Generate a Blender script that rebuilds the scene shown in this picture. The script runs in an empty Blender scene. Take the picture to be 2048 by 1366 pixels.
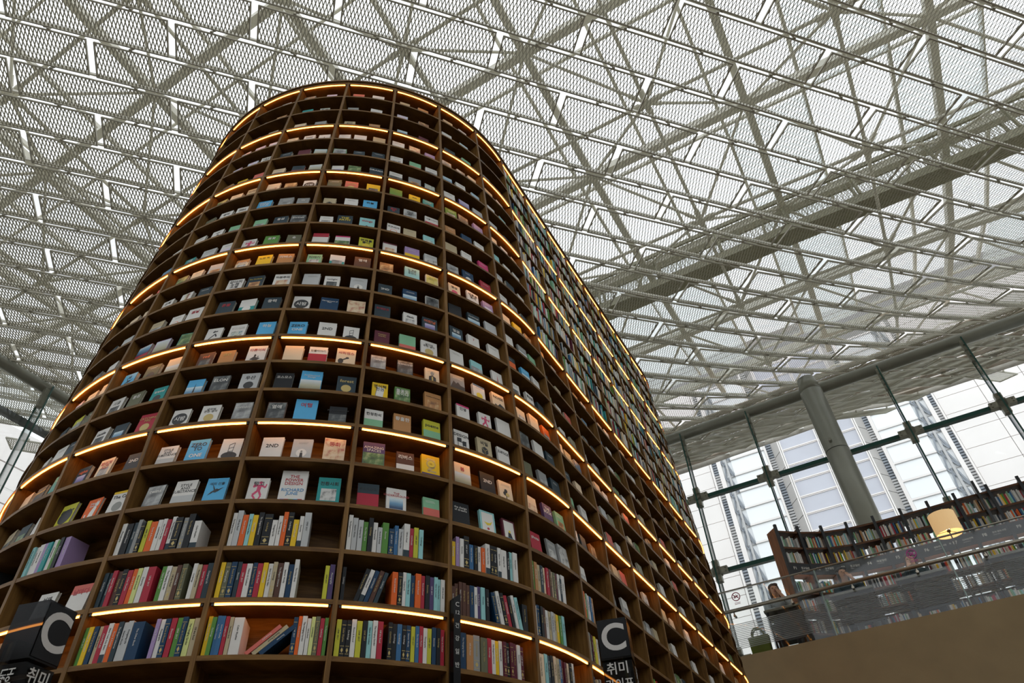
import bpy, bmesh, math, random
from mathutils import Vector, Matrix
random.seed(7)
C = bpy.context.scene.collection
SC = bpy.context.scene
V = Vector
CZ = 1.6                      # eye height above the library floor
G = 0.708                     # metres per survey unit
# ---------------------------------------------------------------- camera, sky, exposure
cam_d = bpy.data.cameras.new('camera')
cam = bpy.data.objects.new('camera', cam_d)
C.objects.link(cam)
cam_d.sensor_width = 36.0
cam_d.lens = 1379.43 / 2048 * 36.0
_up = V(((916.334 - 1024) / 1379.43, (683 + 823.761) / 1379.43, -1.0)).normalized()
_f = V((0, 0, -1)); _y = (_f - _up * _f.dot(_up)).normalized(); _x = _y.cross(_up)
cam.matrix_world = Matrix.Translation((0, 0, CZ)) @ Matrix((_x, _y, _up)).to_4x4()
cam_d.clip_end = 500
SC.camera = cam
w = bpy.data.worlds.new('overcast'); SC.world = w; w.use_nodes = True
bg = w.node_tree.nodes['Background']
bg.inputs[0].default_value = (0.93, 0.965, 1.0, 1)
bg.inputs[1].default_value = 1.75
SC.view_settings.view_transform = 'Standard'
SC.view_settings.look = 'None'
SC.view_settings.gamma = 1
SC.view_settings.use_curve_mapping = False
SC.view_settings.exposure = 0.0
SC.cycles.max_bounces = 8
SC.cycles.diffuse_bounces = 6
SC.cycles.transparent_max_bounces = 24

# ---------------------------------------------------------------- materials
def lin(h):
    h = h.lstrip('#'); c = [int(h[i:i + 2], 16) / 255 for i in (0, 2, 4)]
    return tuple(x / 12.92 if x <= .04045 else ((x + .055) / 1.055) ** 2.4 for x in c) + (1,)
MATS = {}
def mat(name, col, rough=.6, metal=0., noise=.06, scale=6., emit=None, estr=0., spec=.5, stretch=None):
    if name in MATS: return MATS[name]
    m = bpy.data.materials.new(name); m.use_nodes = True
    nt = m.node_tree; b = nt.nodes['Principled BSDF']
    c = lin(col) if isinstance(col, str) else (*col, 1)
    b.inputs['Roughness'].default_value = rough; b.inputs['Metallic'].default_value = metal
    b.inputs['Specular IOR Level'].default_value = spec
    if noise > 0:
        tc = nt.nodes.new('ShaderNodeTexCoord'); n = nt.nodes.new('ShaderNodeTexNoise')
        n.inputs['Scale'].default_value = scale; n.inputs['Detail'].default_value = 4
        src = tc.outputs['Object']
        if stretch:
            mp = nt.nodes.new('ShaderNodeMapping'); mp.inputs['Scale'].default_value = stretch
            nt.links.new(src, mp.inputs[0]); src = mp.outputs[0]
        nt.links.new(src, n.inputs['Vector'])
        r = nt.nodes.new('ShaderNodeValToRGB')
        r.color_ramp.elements[0].position = .3; r.color_ramp.elements[1].position = .7
        r.color_ramp.elements[0].color = tuple(max(0, x * (1 - noise * 2)) for x in c[:3]) + (1,)
        r.color_ramp.elements[1].color = tuple(min(1, x * (1 + noise)) for x in c[:3]) + (1,)
        nt.links.new(n.outputs['Fac'], r.inputs[0]); nt.links.new(r.outputs[0], b.inputs['Base Color'])
    else:
        b.inputs['Base Color'].default_value = c
    if emit:
        b.inputs['Emission Color'].default_value = lin(emit) if isinstance(emit, str) else (*emit, 1)
        b.inputs['Emission Strength'].default_value = estr
    MATS[name] = m
    return m
def glass_mat(name, tint, refl=.6, haze=0.):
    if name in MATS: return MATS[name]
    m = bpy.data.materials.new(name); m.use_nodes = True; nt = m.node_tree; N = nt.nodes
    N.remove(N['Principled BSDF']); out = N['Material Output']
    t = N.new('ShaderNodeBsdfTransparent'); t.inputs[0].default_value = (*tint, 1)
    g = N.new('ShaderNodeBsdfGlossy'); g.inputs['Roughness'].default_value = .03
    f = N.new('ShaderNodeFresnel'); f.inputs[0].default_value = 1.45
    mu = N.new('ShaderNodeMath'); mu.operation = 'MULTIPLY'; mu.inputs[1].default_value = refl
    mx = N.new('ShaderNodeMixShader')
    nt.links.new(f.outputs[0], mu.inputs[0]); nt.links.new(mu.outputs[0], mx.inputs[0])
    nt.links.new(t.outputs[0], mx.inputs[1]); nt.links.new(g.outputs[0], mx.inputs[2])
    last = mx.outputs[0]
    if haze > 0:
        d = N.new('ShaderNodeBsdfTranslucent'); d.inputs[0].default_value = (.85, .86, .85, 1)
        m2 = N.new('ShaderNodeMixShader'); m2.inputs[0].default_value = haze
        nt.links.new(last, m2.inputs[1]); nt.links.new(d.outputs[0], m2.inputs[2]); last = m2.outputs[0]
    nt.links.new(last, out.inputs[0]); MATS[name] = m
    return m
def picture_mat(name, cols, scale=14., horizon=False, seed=0.):
    """cover print: blotchy procedural picture made from a few colours"""
    if name in MATS: return MATS[name]
    m = bpy.data.materials.new(name); m.use_nodes = True; nt = m.node_tree; N = nt.nodes
    b = N['Principled BSDF']; b.inputs['Roughness'].default_value = .45
    tc = N.new('ShaderNodeTexCoord'); mp = N.new('ShaderNodeMapping'); mp.inputs['Location'].default_value = (seed, seed * 1.7, seed * .3)
    nz = N.new('ShaderNodeTexNoise'); nz.inputs['Scale'].default_value = scale; nz.inputs['Detail'].default_value = 5
    r = N.new('ShaderNodeValToRGB'); r.color_ramp.interpolation = 'LINEAR'
    el = r.color_ramp.elements
    while len(el) < len(cols): el.new(.5)
    for i, c in enumerate(cols):
        el[i].position = .3 + .4 * i / (len(cols) - 1); el[i].color = lin(c)
    nt.links.new(tc.outputs['Object'], mp.inputs[0]); nt.links.new(mp.outputs[0], nz.inputs['Vector'])
    if horizon:
        sx = N.new('ShaderNodeSeparateXYZ'); nt.links.new(tc.outputs['Generated'], sx.inputs[0])
        ad = N.new('ShaderNodeMath'); ad.operation = 'MULTIPLY_ADD'; ad.inputs[1].default_value = .35
        nt.links.new(nz.outputs['Fac'], ad.inputs[0]); nt.links.new(sx.outputs['Z'], ad.inputs[2])
        sb = N.new('ShaderNodeMath'); sb.operation = 'MULTIPLY_ADD'; sb.inputs[1].default_value = .5; sb.inputs[2].default_value = .15
        nt.links.new(ad.outputs[0], sb.inputs[0]); nt.links.new(sb.outputs[0], r.inputs[0])
    else:
        nt.links.new(nz.outputs['Fac'], r.inputs[0])
    nt.links.new(r.outputs[0], b.inputs['Base Color']); MATS[name] = m
    return m
def wood_mat(name, c1, c2, scale=(14, 14, 1.2), rough=.45):
    m = bpy.data.materials.new(name); m.use_nodes = True; nt = m.node_tree; N = nt.nodes
    b = N['Principled BSDF']; b.inputs['Roughness'].default_value = rough; b.inputs['Specular IOR Level'].default_value = .15
    tc = N.new('ShaderNodeTexCoord'); mp = N.new('ShaderNodeMapping'); mp.inputs['Scale'].default_value = scale
    nz = N.new('ShaderNodeTexNoise'); nz.inputs['Scale'].default_value = 3; nz.inputs['Detail'].default_value = 6; nz.inputs['Distortion'].default_value = .6
    r = N.new('ShaderNodeValToRGB'); r.color_ramp.elements[0].position = .32; r.color_ramp.elements[1].position = .68
    r.color_ramp.elements[0].color = lin(c1); r.color_ramp.elements[1].color = lin(c2)
    bp = N.new('ShaderNodeBump'); bp.inputs['Strength'].default_value = .08
    nt.links.new(tc.outputs['Object'], mp.inputs[0]); nt.links.new(mp.outputs[0], nz.inputs['Vector'])
    nt.links.new(nz.outputs['Fac'], r.inputs[0]); nt.links.new(r.outputs[0], b.inputs['Base Color'])
    nt.links.new(nz.outputs['Fac'], bp.inputs['Height']); nt.links.new(bp.outputs[0], b.inputs['Normal'])
    MATS[name] = m
    return m
WOOD = wood_mat('oak_veneer', '#563b1c', '#7f5d30')
WOODH = wood_mat('oak_board', '#563b1c', '#7f5d30', (1.6, 1.6, 14))
LED = mat('warm_led', '#ffb060', emit=(1.0, .36, .055), estr=14., noise=0)
BLACKP = mat('black_plastic', '#101010', .5)
PAGES = mat('page_edges', '#c9c2b2', .8, noise=.12, scale=40)
MESHM = mat('expanded_steel', '#bcb9a8', .55, .0, .05, 5)
FRAMEM = mat('panel_frame_steel', '#bab6a5', .5, .0, .05, 5)
RAILM = mat('white_rail', '#e6e4dc', .5, 0, .03, 4)
BEAMM = mat('roof_beam_paint', '#e0ddd1', .55, 0, .04, 3)
ROOFGLASS = glass_mat('roof_glass', (.985, .99, .99), .5)
BLIND = glass_mat('blind_fabric', (.95, .97, .97), .1, .35)
TUBEM = mat('grey_tube_paint', '#8d8d80', .38, .25, .05, 2)
GLASS = glass_mat('clear_glass', (.97, .985, .98), .7)
GREEN = mat('green_glass_edge', '#1f4a40', .2, 0, .1, 3)
CLAMP = mat('cast_clamp_steel', '#8d8b7b', .4, .4, .1, 9)
STEEL = mat('brushed_steel', '#a29c8e', .3, .8, .05, 9)

# ---------------------------------------------------------------- mesh helpers
class MB:
    def __init__(s): s.v = []; s.f = []; s.m = []
    def add(s, vs, fs, mi=0):
        o = len(s.v); s.v += [tuple(v) for v in vs]
        for f in fs: s.f.append(tuple(i + o for i in f)); s.m.append(mi)
    def hexa(s, p, mi=0):          # 8 points: bottom ring 0-3, top ring 4-7
        s.add(p, [(0, 3, 2, 1), (4, 5, 6, 7), (0, 1, 5, 4), (1, 2, 6, 5), (2, 3, 7, 6), (3, 0, 4, 7)], mi)
    def box(s, x0, x1, y0, y1, z0, z1, mi=0):
        s.hexa([(x0, y0, z0), (x1, y0, z0), (x1, y1, z0), (x0, y1, z0), (x0, y0, z1), (x1, y0, z1), (x1, y1, z1), (x0, y1, z1)], mi)
    def bar(s, a, b, w_, h_, up=V((0, 0, 1)), mi=0):
        a = V(a); b = V(b); d = (b - a).normalized(); x = d.cross(up)
        if x.length < 1e-4: x = d.cross(V((1, 0, 0)))
        x.normalize(); y = x.cross(d)
        q = [a - x * w_ / 2 - y * h_ / 2, a + x * w_ / 2 - y * h_ / 2, a + x * w_ / 2 + y * h_ / 2, a - x * w_ / 2 + y * h_ / 2]
        s.hexa(q + [p + (b - a) for p in q], mi)
    def tube(s, a, b, r, n=10, r2=None, mi=0):
        a = V(a); b = V(b); d = (b - a).normalized(); x = d.orthogonal().normalized(); y = d.cross(x); r2 = r if r2 is None else r2
        vs = [a + (x * math.cos(2 * math.pi * i / n) + y * math.sin(2 * math.pi * i / n)) * r for i in range(n)] + \
             [b + (x * math.cos(2 * math.pi * i / n) + y * math.sin(2 * math.pi * i / n)) * r2 for i in range(n)]
        s.add(vs, [(i, (i + 1) % n, n + (i + 1) % n, n + i) for i in range(n)] + [tuple(range(n - 1, -1, -1)), tuple(range(n, 2 * n))], mi)
    def prism(s, poly, y0, y1, mi=0):   # poly in xz, extruded along y
        n = len(poly); vs = [(x, y0, z) for x, z in poly] + [(x, y1, z) for x, z in poly]
        s.add(vs, [tuple(range(n)), tuple(range(2 * n - 1, n - 1, -1))] + [(i, n + i, n + (i + 1) % n, (i + 1) % n) for i in range(n)], mi)
    def mesh(s, name, mats, smooth=False):
        me = bpy.data.meshes.new(name); me.from_pydata(s.v, [], s.f)
        for m in (mats if isinstance(mats, (list, tuple)) else [mats]): me.materials.append(m)
        if any(s.m): me.polygons.foreach_set('material_index', s.m)
        if smooth: me.polygons.foreach_set('use_smooth', [True] * len(me.polygons))
        me.update(); return me
    def build(s, name, mats, parent=None, smooth=False): return link(name, s.mesh(name, mats, smooth), parent)
def link(name, data, parent=None):
    o = bpy.data.objects.new(name, data); C.objects.link(o)
    if parent: o.parent = parent
    return o
def empty(name, loc=(0, 0, 0), parent=None):
    o = link(name, None, parent); o.location = loc; o.empty_display_size = .1
    return o
def tag(o, label=None, cat=None, group=None, kind=None):
    if label: o['label'] = label
    if cat: o['category'] = cat
    if group: o['group'] = group
    if kind: o['kind'] = kind
    return o
def basis(x, y, z, loc):
    return Matrix((( x[0], y[0], z[0], loc[0]), (x[1], y[1], z[1], loc[1]), (x[2], y[2], z[2], loc[2]), (0, 0, 0, 1)))
# building frame: e1 runs along the glass wall, e2 points out through it
_A = math.radians(-27.3)
E1 = V((math.cos(_A), math.sin(_A), 0)); E2 = V((-E1.y, E1.x, 0))
def W(u, D, z):                    # survey units -> world metres
    return E1 * (u * G) + E2 * (D * G) + V((0, 0, z * G + CZ))
# text as mesh, shared between equal words
TEXT = {}
def text_mesh(body, size, mat_, ax='CENTER', spacing=1.0):
    k = (body, round(size, 4), mat_.name, ax)
    if k not in TEXT:
        c = bpy.data.curves.new('lettering', 'FONT'); c.body = body; c.size = size; c.align_x = ax; c.align_y = 'CENTER'
        c.resolution_u = 2 if size < .05 else 6; c.offset = 0 if size < .028 else size * .012 if size < .1 else size * .022; c.extrude = .0003; c.space_line = spacing
        o = bpy.data.objects.new('lettering', c); C.objects.link(o)
        TEXT[k] = [o, None, mat_, []]
    return k
def put_text(k, name, parent, mtx):
    TEXT[k][3].append((name, parent, mtx))
def flush_text():
    dg = bpy.context.evaluated_depsgraph_get()
    for k, (o, _, m, uses) in TEXT.items():
        me = bpy.data.meshes.new_from_object(o.evaluated_get(dg)); me.materials.clear(); me.materials.append(m)
        for name, parent, mtx in uses:
            t = link(name, me, parent); t.matrix_local = mtx
        c = o.data; bpy.data.objects.remove(o); bpy.data.curves.remove(c)
    TEXT.clear()
# ================================================================ BOOK TOWER
S = 2.6
TC = V((-.7108 * S, 2.25484 * S, 0)); TR = .946583 * S
A0 = math.radians(34.5208); DA = math.radians(14.86503); AE = math.radians(63.80799); LS = .242843 * S
TAPER = .073832
ZL = [S * z for z in (2.93775, 2.54585, 2.18132, 1.72731, 1.29844, 1.0, .563829)]   # light strips, above the eye
UE = (AE - A0) / DA; US = 10.0
NROW = [3, 3, 4, 4, 3, 4]
BOARD = .025; DEPTH = .225; UPR = .026
FLOORZ = -CZ
def plan(u):
    """front line of the shelves at the strip-5 level: point and outward normal"""
    if u <= UE:
        a = A0 + DA * u
        return TC + V((math.sin(a), -math.cos(a), 0)) * TR, V((math.sin(a), -math.cos(a), 0))
    n = V((math.sin(AE), -math.cos(AE), 0)); t = V((math.cos(AE), math.sin(AE), 0))
    if u <= US: return TC + n * TR + t * LS * (u - UE), n
    c2 = TC + t * LS * (US - UE); a = AE + DA * (u - US)
    return c2 + V((math.sin(a), -math.cos(a), 0)) * TR, V((math.sin(a), -math.cos(a), 0))
def front(u, z, inset=0.):
    """world point on the shelf front at upright coordinate u, height z above the eye"""
    p, n = plan(u)
    d = TAPER * (z - S) if z > S else 0.
    p = p - n * (d + inset)
    return V((p.x, p.y, z + CZ))
UMIN, UMAX = -8, 13
SHELVES = []            # heights of the board undersides, top to bottom; level index when a strip hangs there
for i in range(6):
    for j in range(NROW[i]):
        SHELVES.append((ZL[i] + (ZL[i + 1] - ZL[i]) * j / NROW[i], i if j == 0 else None))
SHELVES.append((ZL[6], 6))
ROWH = (ZL[5] - ZL[6]) / 4
for j in range(1, 4): SHELVES.append((ZL[6] - ROWH * j, None))
# row r lies under SHELVES[r] and stands on SHELVES[r+1]
tower = empty('bookshelf_tower', (TC.x, TC.y, 0))
tag(tower, 'tall curved oak bookshelf tower with glowing strips and rows of books', 'bookshelf')
TO = V((-TC.x, -TC.y, 0))
ZTOP = ZL[0] + .06; ZBOT = SHELVES[-1][0]
def seg(u0, u1): return 6 if (u0 < UE or u1 > US) else 2
def us(u0, u1, n): return [u0 + (u1 - u0) * i / n for i in range(n + 1)]
def pixel(p):
    q = cam.matrix_world.inverted() @ p
    if q.z > -.05: return None
    return 1024 + 1379.43 * q.x / -q.z, 683 - 1379.43 * q.y / -q.z, -q.z
def apparent(u, z):
    """rough visible size of a cell: projected area, 0 when it faces away or leaves the frame"""
    p, n = plan(u + .5); q = front(u + .5, z)
    if (V((0, 0, 0)) - V((q.x, q.y, 0))).dot(n) <= .0: return 0
    a = pixel(q)
    if not a or not (-150 < a[0] < 2200 and -60 < a[1] < 1480): return 0
    c = abs((V((0, 0, CZ)) - q).normalized().dot(n))
    return c / a[2] ** 2
for u in range(UMIN, UMAX + 1):
    m = MB(); p, n = plan(u); t = V((-n.y, n.x, 0)) * UPR / 2
    zs = [FLOORZ, S, ZTOP]; ring = []
    for z in zs:
        f = front(u, z) + TO; b = front(u, z, DEPTH) + TO
        ring.append([f - t, f + t, b + t, b - t])
    for i in range(2): m.hexa(ring[i] + ring[i + 1])
    m.build('upright', WOOD, tower)
boards = []
for r, (z, lev) in enumerate(SHELVES):
    for u in range(UMIN, UMAX):
        boards.append((apparent(u, z), u, r, z))
boards.sort(key=lambda b: -b[0])
far = MB()
for i, (ap, u, r, z) in enumerate(boards):
    m = MB() if i < 300 else far
    n_ = seg(u, u + 1); ww = us(u, u + 1, n_); e = .5 * UPR / LS
    ww[0] += e; ww[-1] -= e
    thick = BOARD if r else .05
    for a, b in zip(ww, ww[1:]):
        q = [front(a, z + .004, .002), front(b, z + .004, .002), front(b, z + .004, DEPTH), front(a, z + .004, DEPTH)]
        q2 = [front(a, z + thick + .004, .002), front(b, z + thick + .004, .002), front(b, z + thick + .004, DEPTH), front(a, z + thick + .004, DEPTH)]
        m.hexa([p + TO for p in q + q2])
    if i < 300: m.build('shelf_board', WOODH, tower)
tag(far.build('outer_shelf_board', WOODH, tower), kind='stuff')
for u in range(UMIN, UMAX):
    m = MB(); ww = us(u, u + 1, seg(u, u + 1))
    for a, b in zip(ww, ww[1:]):
        for z0, z1 in ((FLOORZ, S), (S, ZTOP)):
            m.hexa([p + TO for p in (front(a, z0, DEPTH), front(b, z0, DEPTH), front(b, z0, DEPTH + .02), front(a, z0, DEPTH + .02),
                                     front(a, z1, DEPTH), front(b, z1, DEPTH), front(b, z1, DEPTH + .02), front(a, z1, DEPTH + .02))])
    m.build('back_panel', WOODH, tower)
    m = MB()
    for a, b in zip(ww, ww[1:]):
        m.hexa([p + TO for p in (front(a, FLOORZ, .01), front(b, FLOORZ, .01), front(b, FLOORZ, .03), front(a, FLOORZ, .03),
                                 front(a, ZBOT, .01), front(b, ZBOT, .01), front(b, ZBOT, .03), front(a, ZBOT, .03))])
    m.build('base_panel', WOODH, tower)
for lv, z in enumerate(ZL):
    for u in range(UMIN, UMAX):
        m = MB(); e = .5 * UPR / LS + .022 / LS; ww = us(u + e, u + 1 - e, seg(u, u + 1))
        h = .0065
        for a, b in zip(ww, ww[1:]):
            m.hexa([p + TO for p in (front(a, z - h, .010), front(b, z - h, .010), front(b, z - h, .017), front(a, z - h, .017),
                                     front(a, z + .003, .010), front(b, z + .003, .010), front(b, z + .003, .017), front(a, z + .003, .017))], 0)
        st = m.build('light_strip', LED, tower); m = MB()
        for a, s in ((ww[0], -1), (ww[-1], 1)):
            b = a + s * .014 / LS; a, b = min(a, b), max(a, b)
            m.hexa([p + TO for p in (front(a, z - h - .004, .007), front(b, z - h - .004, .007), front(b, z - h - .004, .021), front(a, z - h - .004, .021),
                                     front(a, z + .003, .007), front(b, z + .003, .007), front(b, z + .003, .021), front(a, z + .003, .021))])
        m.build('end_cap', BLACKP, st)
# top cap over the whole tower
m = MB()
ww = us(UMIN, UMAX, 84)
for a, b in zip(ww, ww[1:]):
    m.hexa([p + TO for p in (front(a, ZTOP, -.012), front(b, ZTOP, -.012), front(b, ZTOP, DEPTH + .03), front(a, ZTOP, DEPTH + .03),
                             front(a, ZTOP + .03, -.012), front(b, ZTOP + .03, -.012), front(b, ZTOP + .03, DEPTH + .03), front(a, ZTOP + .03, DEPTH + .03))])
m.build('top_rim', WOODH, tower)
# ================================================================ BOOKS
PAL = {'w': ('#d5d3cd', 'white'), 'c': ('#dcc6a6', 'cream'), 'g': ('#8e908e', 'grey'), 'l': ('#b6b8b7', 'light grey'), 'k': ('#191c1f', 'black'),
       'd': ('#2a3a42', 'dark slate'), 't': ('#2b8f8d', 'teal'), 'T': ('#8fc4c4', 'pale teal'), 'b': ('#35658f', 'blue'), 'n': ('#173a58', 'navy'),
       'B': ('#55a9d6', 'sky blue'), 'r': ('#a8283a', 'red'), 'm': ('#5a2230', 'maroon'), 'o': ('#d9601f', 'orange'), 'y': ('#dfb81d', 'yellow'),
       'Y': ('#bdbb35', 'lime yellow'), 'e': ('#55883a', 'green'), 'E': ('#7fb38d', 'mint green'), 'p': ('#c73d72', 'pink'), 'P': ('#cb685c', 'salmon'),
       'v': ('#4d3d66', 'violet'), 'L': ('#9d86b0', 'lilac'), 'q': ('#b07f4e', 'tan'), 'Q': ('#54362a', 'brown'), 's': ('#b3a585', 'sand'), 'z': ('#62634c', 'olive'),
       'j': ('#cdd487', 'pale lime')}
def pm(c): return mat('cover_' + PAL[c][1].replace(' ', '_'), PAL[c][0], .5, noise=.03, scale=9, spec=.22)
INK = {'w': mat('print_white', '#d8d6cf', .5, noise=0), 'k': mat('print_black', '#15181a', .5, noise=0), 'r': mat('print_red', '#b02a35', .5, noise=0),
       'y': mat('print_yellow', '#d8c02a', .5, noise=0), 'g': mat('print_grey', '#83857f', .5, noise=0), 'a': mat('print_gold', '#b9a25c', .4, noise=0),
       'p': mat('print_pink', '#c93d68', .5, noise=0), 'b': mat('print_blue', '#3f86b5', .5, noise=0), 'o': mat('print_orange', '#d8683a', .5, noise=0)}
PICS = {'grey photo': picture_mat('print_grey_photo', ['#3a3c3d', '#8d8f8e', '#c9cac6']),
        'dark photo': picture_mat('print_dark_photo', ['#14181b', '#3a3f40', '#8b8d88']),
        'green photo': picture_mat('print_green_photo', ['#22351f', '#4f7238', '#a5b07a'], 20),
        'blue photo': picture_mat('print_blue_photo', ['#1d3f63', '#5f8fb0', '#bcd0d6'], 10, True),
        'landscape': picture_mat('print_landscape', ['#6d6a50', '#a9a68c', '#c5cdd0'], 10, True),
        'warm photo': picture_mat('print_warm_photo', ['#5c3a22', '#a8743f', '#d9c08c'], 18),
        'pastel print': picture_mat('print_pastel', ['#c98d97', '#cfc8d6', '#8fb3c9'], 12),
        'violet sky': picture_mat('print_violet_sky', ['#3a3a70', '#7d75aa', '#b9b3cc'], 8, True),
        'line drawing': picture_mat('print_line_drawing', ['#c9c9c4', '#bdbdb8', '#4a4b4c'], 26),
        'floral': picture_mat('print_floral', ['#d9c8ae', '#cdb592', '#a8443c'], 24),
        'pattern': picture_mat('print_pattern', ['#1d3a4a', '#c5c7b8', '#3f7a8f'], 30),
        'swirl': picture_mat('print_swirl', ['#56702f', '#c2bb5c', '#d8cda8'], 12)}
PK = {'1': 'grey photo', '2': 'dark photo', '3': 'green photo', '4': 'blue photo', '5': 'landscape', '6': 'warm photo', '7': 'pastel print', '8': 'violet sky', '9': 'line drawing', '0': 'floral', '#': 'pattern', '~': 'swirl'}
# cover code: colour [i<pic><shape f/h/t/s>] [b<colour><tenths>] [u<colour><tenths>] [o<colour> disc] [x<figure>] [T<ink>text]  (fields split by ';')
DISP = {  # bay: rows 0..18
-5: ['b,c','s,g','l,w','w,w,c','g,w,w','l,g','c,c,s','l,s,w','g;i1f,w','d,t;i4h','l,l,p','c,c,c','d,l','w;i1h,w','c;i7h,c;i1h,c','d,g;uY3;TwN,z','w;i3h,w;xpiano,d','c,d;Tamemoir,t','s;i2h,d;i3s,w'],
-4: ['L;i8f,w;i4h','g;i1f,q;i6f','l,s','7;i7f,w;i8h,w;i7f','w;i7h,w;i7s,w;TkTHE BIG\nART\nBOOK','q;i6f,y;Ta전집,P;i1s','s;i3h,c,s;Tq이야기','z,w;Tk생각;oy,w;TkEARLY\nOFFICE','w,w;xswoosh,E;i1h','t;Tw여름\n노래,l;omoon,w;i7h','z;i3f,c,l;i6s','w;be3;Tk산책,w;xstripes,d;bw4','s;i1h,w;oring,w;Tr봄날','r;i4u,L;i5f,t;i3f','B;xbird;Tk새,z;oegg,c;i5h','w;i2s;Tg서울,z;Tw통섭,t;Twtravel;otree','w;i2s;Tkcastle,d;i4s,r;oa;TaCATCHING\nFIRE','d;i8s;Tonights,c;Tr파리의\n시간;i1s,d;Tw2ND','Y;ok;Tkgarden,o;xcat;TwHappy\nSpace,w;uy1;opp;TkThe Cat'],
-3: ['w;i2s,v;i8f','t;ok,T;i#f','c,g;i1h','c,w;i4s;Tkessay,w;xtower','d;oswan,m,T;i5f','c;i1s,r;ud5;Tkred,s;i5f','c;i0s,q;i6f,w;ok;Tw시밤','B;TwZERO\nONE,g;i1s,g;TwW','E;i1s,d;Tw통섭,k;i2f;Twportrait','w;xfigure,e;Tw풀꽃,z;Tw숲','c;i9s;uq3;Twdoors,y;Tz노란 책,q;bw2;Tw리버스','w;Tk강아지\n노래\n소설,d;Ty The Cardinals;i6s,w;Tk자본주의;i0s','d;Tr혼불,t;uw5;opale,d;Tw중력','w;xswoosh;Tk9,#;i#s;Tw히더랜트,B;Tw하늘','Q;i2s;Tored,q;Ta금관,w;xchess;Tr다른이의','B;i4h;xtower,k;i2f;TwELON,l;oumb;Tk우산','w;ok;Tw시밤,w;Tk생각에\n관한 생각;oburger,g;i1f;Twcorridor','w;TkSTYLE\nAND\nSUBSTANCE;bl4,B;TkZERO\nTO;TwONE,w;xtowerd','k;i1f;Twtwins,w;TkSTYLE\nAND\nSUBSTANCE;bl4,B;xbird;Tk새의 선물'],
-2: ['P;Tkred,w','g,w;i9s','s;Tzgold,q;i6s','w;bd4,w;Tr,s;Tk','E;i1f,d,d;Tr','w;i8s,z;i3f,d;TwDRAMA','z;Tw,P;oa;Tacircle,y;i2s','s;xcube,w;xpiano,B;Tk하늘','w;i1s,d;TyTHE\nPATH,T;Trthings;xfigures','w;ur3;Tk,w;i3h;up1,Y;oy;Tk면역을\n줄다','E;i9s;Tk이야기,w;i1s;bt5,Q;Tw열애','l;Tw,w;Tktwilight;i2s,l;omoon;xman','w;ok;Tw시밤,n;TwManagement of\nPain,c;i0f','B;TkZERO;TwONE,w;Tk2ND,w;xtowerd','c;Tl,w;br6;Tk인물이야기,c;Tr사피엔스;xcow','k;Tw코스모스,B;i5h;TwArchitectural\nDesign,d;Taforest;oa','Q;i2f;Tw열애;br1,B;Tr여행,k;i2h;bl0;TkPHOTOGRAPHY','w;Tk2ND,l;omoon;xman,c;i0f;Tr동화','w;xfigure;Tk탱고,w;TrTHE\nPOWER\nDESIGN;TbRICHARD\nJUNE;bstrip,t;i9s;Tk전환사회'],
-1: ['s,q','7;i7f,q;i6h','g;i4f,m;Tw','w;xpiano,Q;i0f,L;i6s','w;i9s,E;bP5,w;i1h','w;i2h,g;i6s,k;i#f','e;Tw,y;Tzsun,t;ok','d;Tr붉은\n밤,w;i1f;TkHO\nST,w;br5;Tk인물이야기','w;oring;TkKINDS,s;Tw,T;i#s','w;um1;i0s,L;by5;Tw,l;i9h','q;i6f,T;Tk이 책은\n우리가\n읽는다,~;i~f','d;Tw2ND,n;i4h;Tw,w;i2f;Tk혼','d;Tr초대받은,w;i9s;Tkdesk,d;i8s;To어린날','m;Tamaster\nworks,E;bP4,w;Tk생각에\n관한 생각;oburger','Q;i1f;Twtwins,k;i2f;TwFRIENDSHIP,c;xsuit','y;xbook;Tk영어책\n한권,e;i3f;Tw풀꽃도\n꽃이다,q;i6s;TkComfort Diabetes','w;bE5;Tk헌정한의,q;Tw황홀한,Y;bE5;Tkpoems','v;i3h;TwAMAZING\nSPACES,Q;bw4;Tw리버스,y;xtwo;bv2','r;ud4;Tk우리차여라,w;TrTHE\nUNDERGROUND;i4s,E;bP5'],
0: ['s,l','w;ur2,w;i4h','d;Tw,E','q;i1f,c;i1s,c','b;i4f,w;xpiano,B;i4h','w,v;i8f,l','e;i1s,Q;i2f,L','q;Tw,n,w;Tk','s,w;xman,p;Tw','g;i1f,n;ol,r;Tw','c;Tk명상;ohill,w;Tk새로운\n질서,L;i7s','k;Ta,d;TwCardiology;i4h,l','d;i4s;Tw얼굴,w;Tr7,w;Tk','w;Tl,T;i1h,w;xtowerr','g;xhorses,w;ub1;oburst,c;TkNOISE;xhill','w;up1;Tk인생,w;xfigure,w','w;TkDESIGN;xchair,s;xcube;Tk비밀,w;TkJUSTICE','c;i5h;Tr봄,k;Tw2ND,c;xtree;bb1','k;Twthe design\nof dreams,T;xbanana,m;xdog'],
1: ['c,w','d,g','g,l','s,w','w,T','l,d','c,w,c','T,w;ur2,w;ur2','l,d,w','w,g;i1f,d','c,y;i6h,q;i6f','w,g;i5h,E','o;ud3,B;i4h,w','w;i2s,w;Tk문장들,d','c;i9s,c,o;i1s','d;i2f,w,d;Tw','z;Tw,g;i1h,d;Tw','c;i0h,v;TwTHE\nBOOK,E;i6s','r;Twphoto,g;i9s;Ta,l;i9f'],
}
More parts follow.
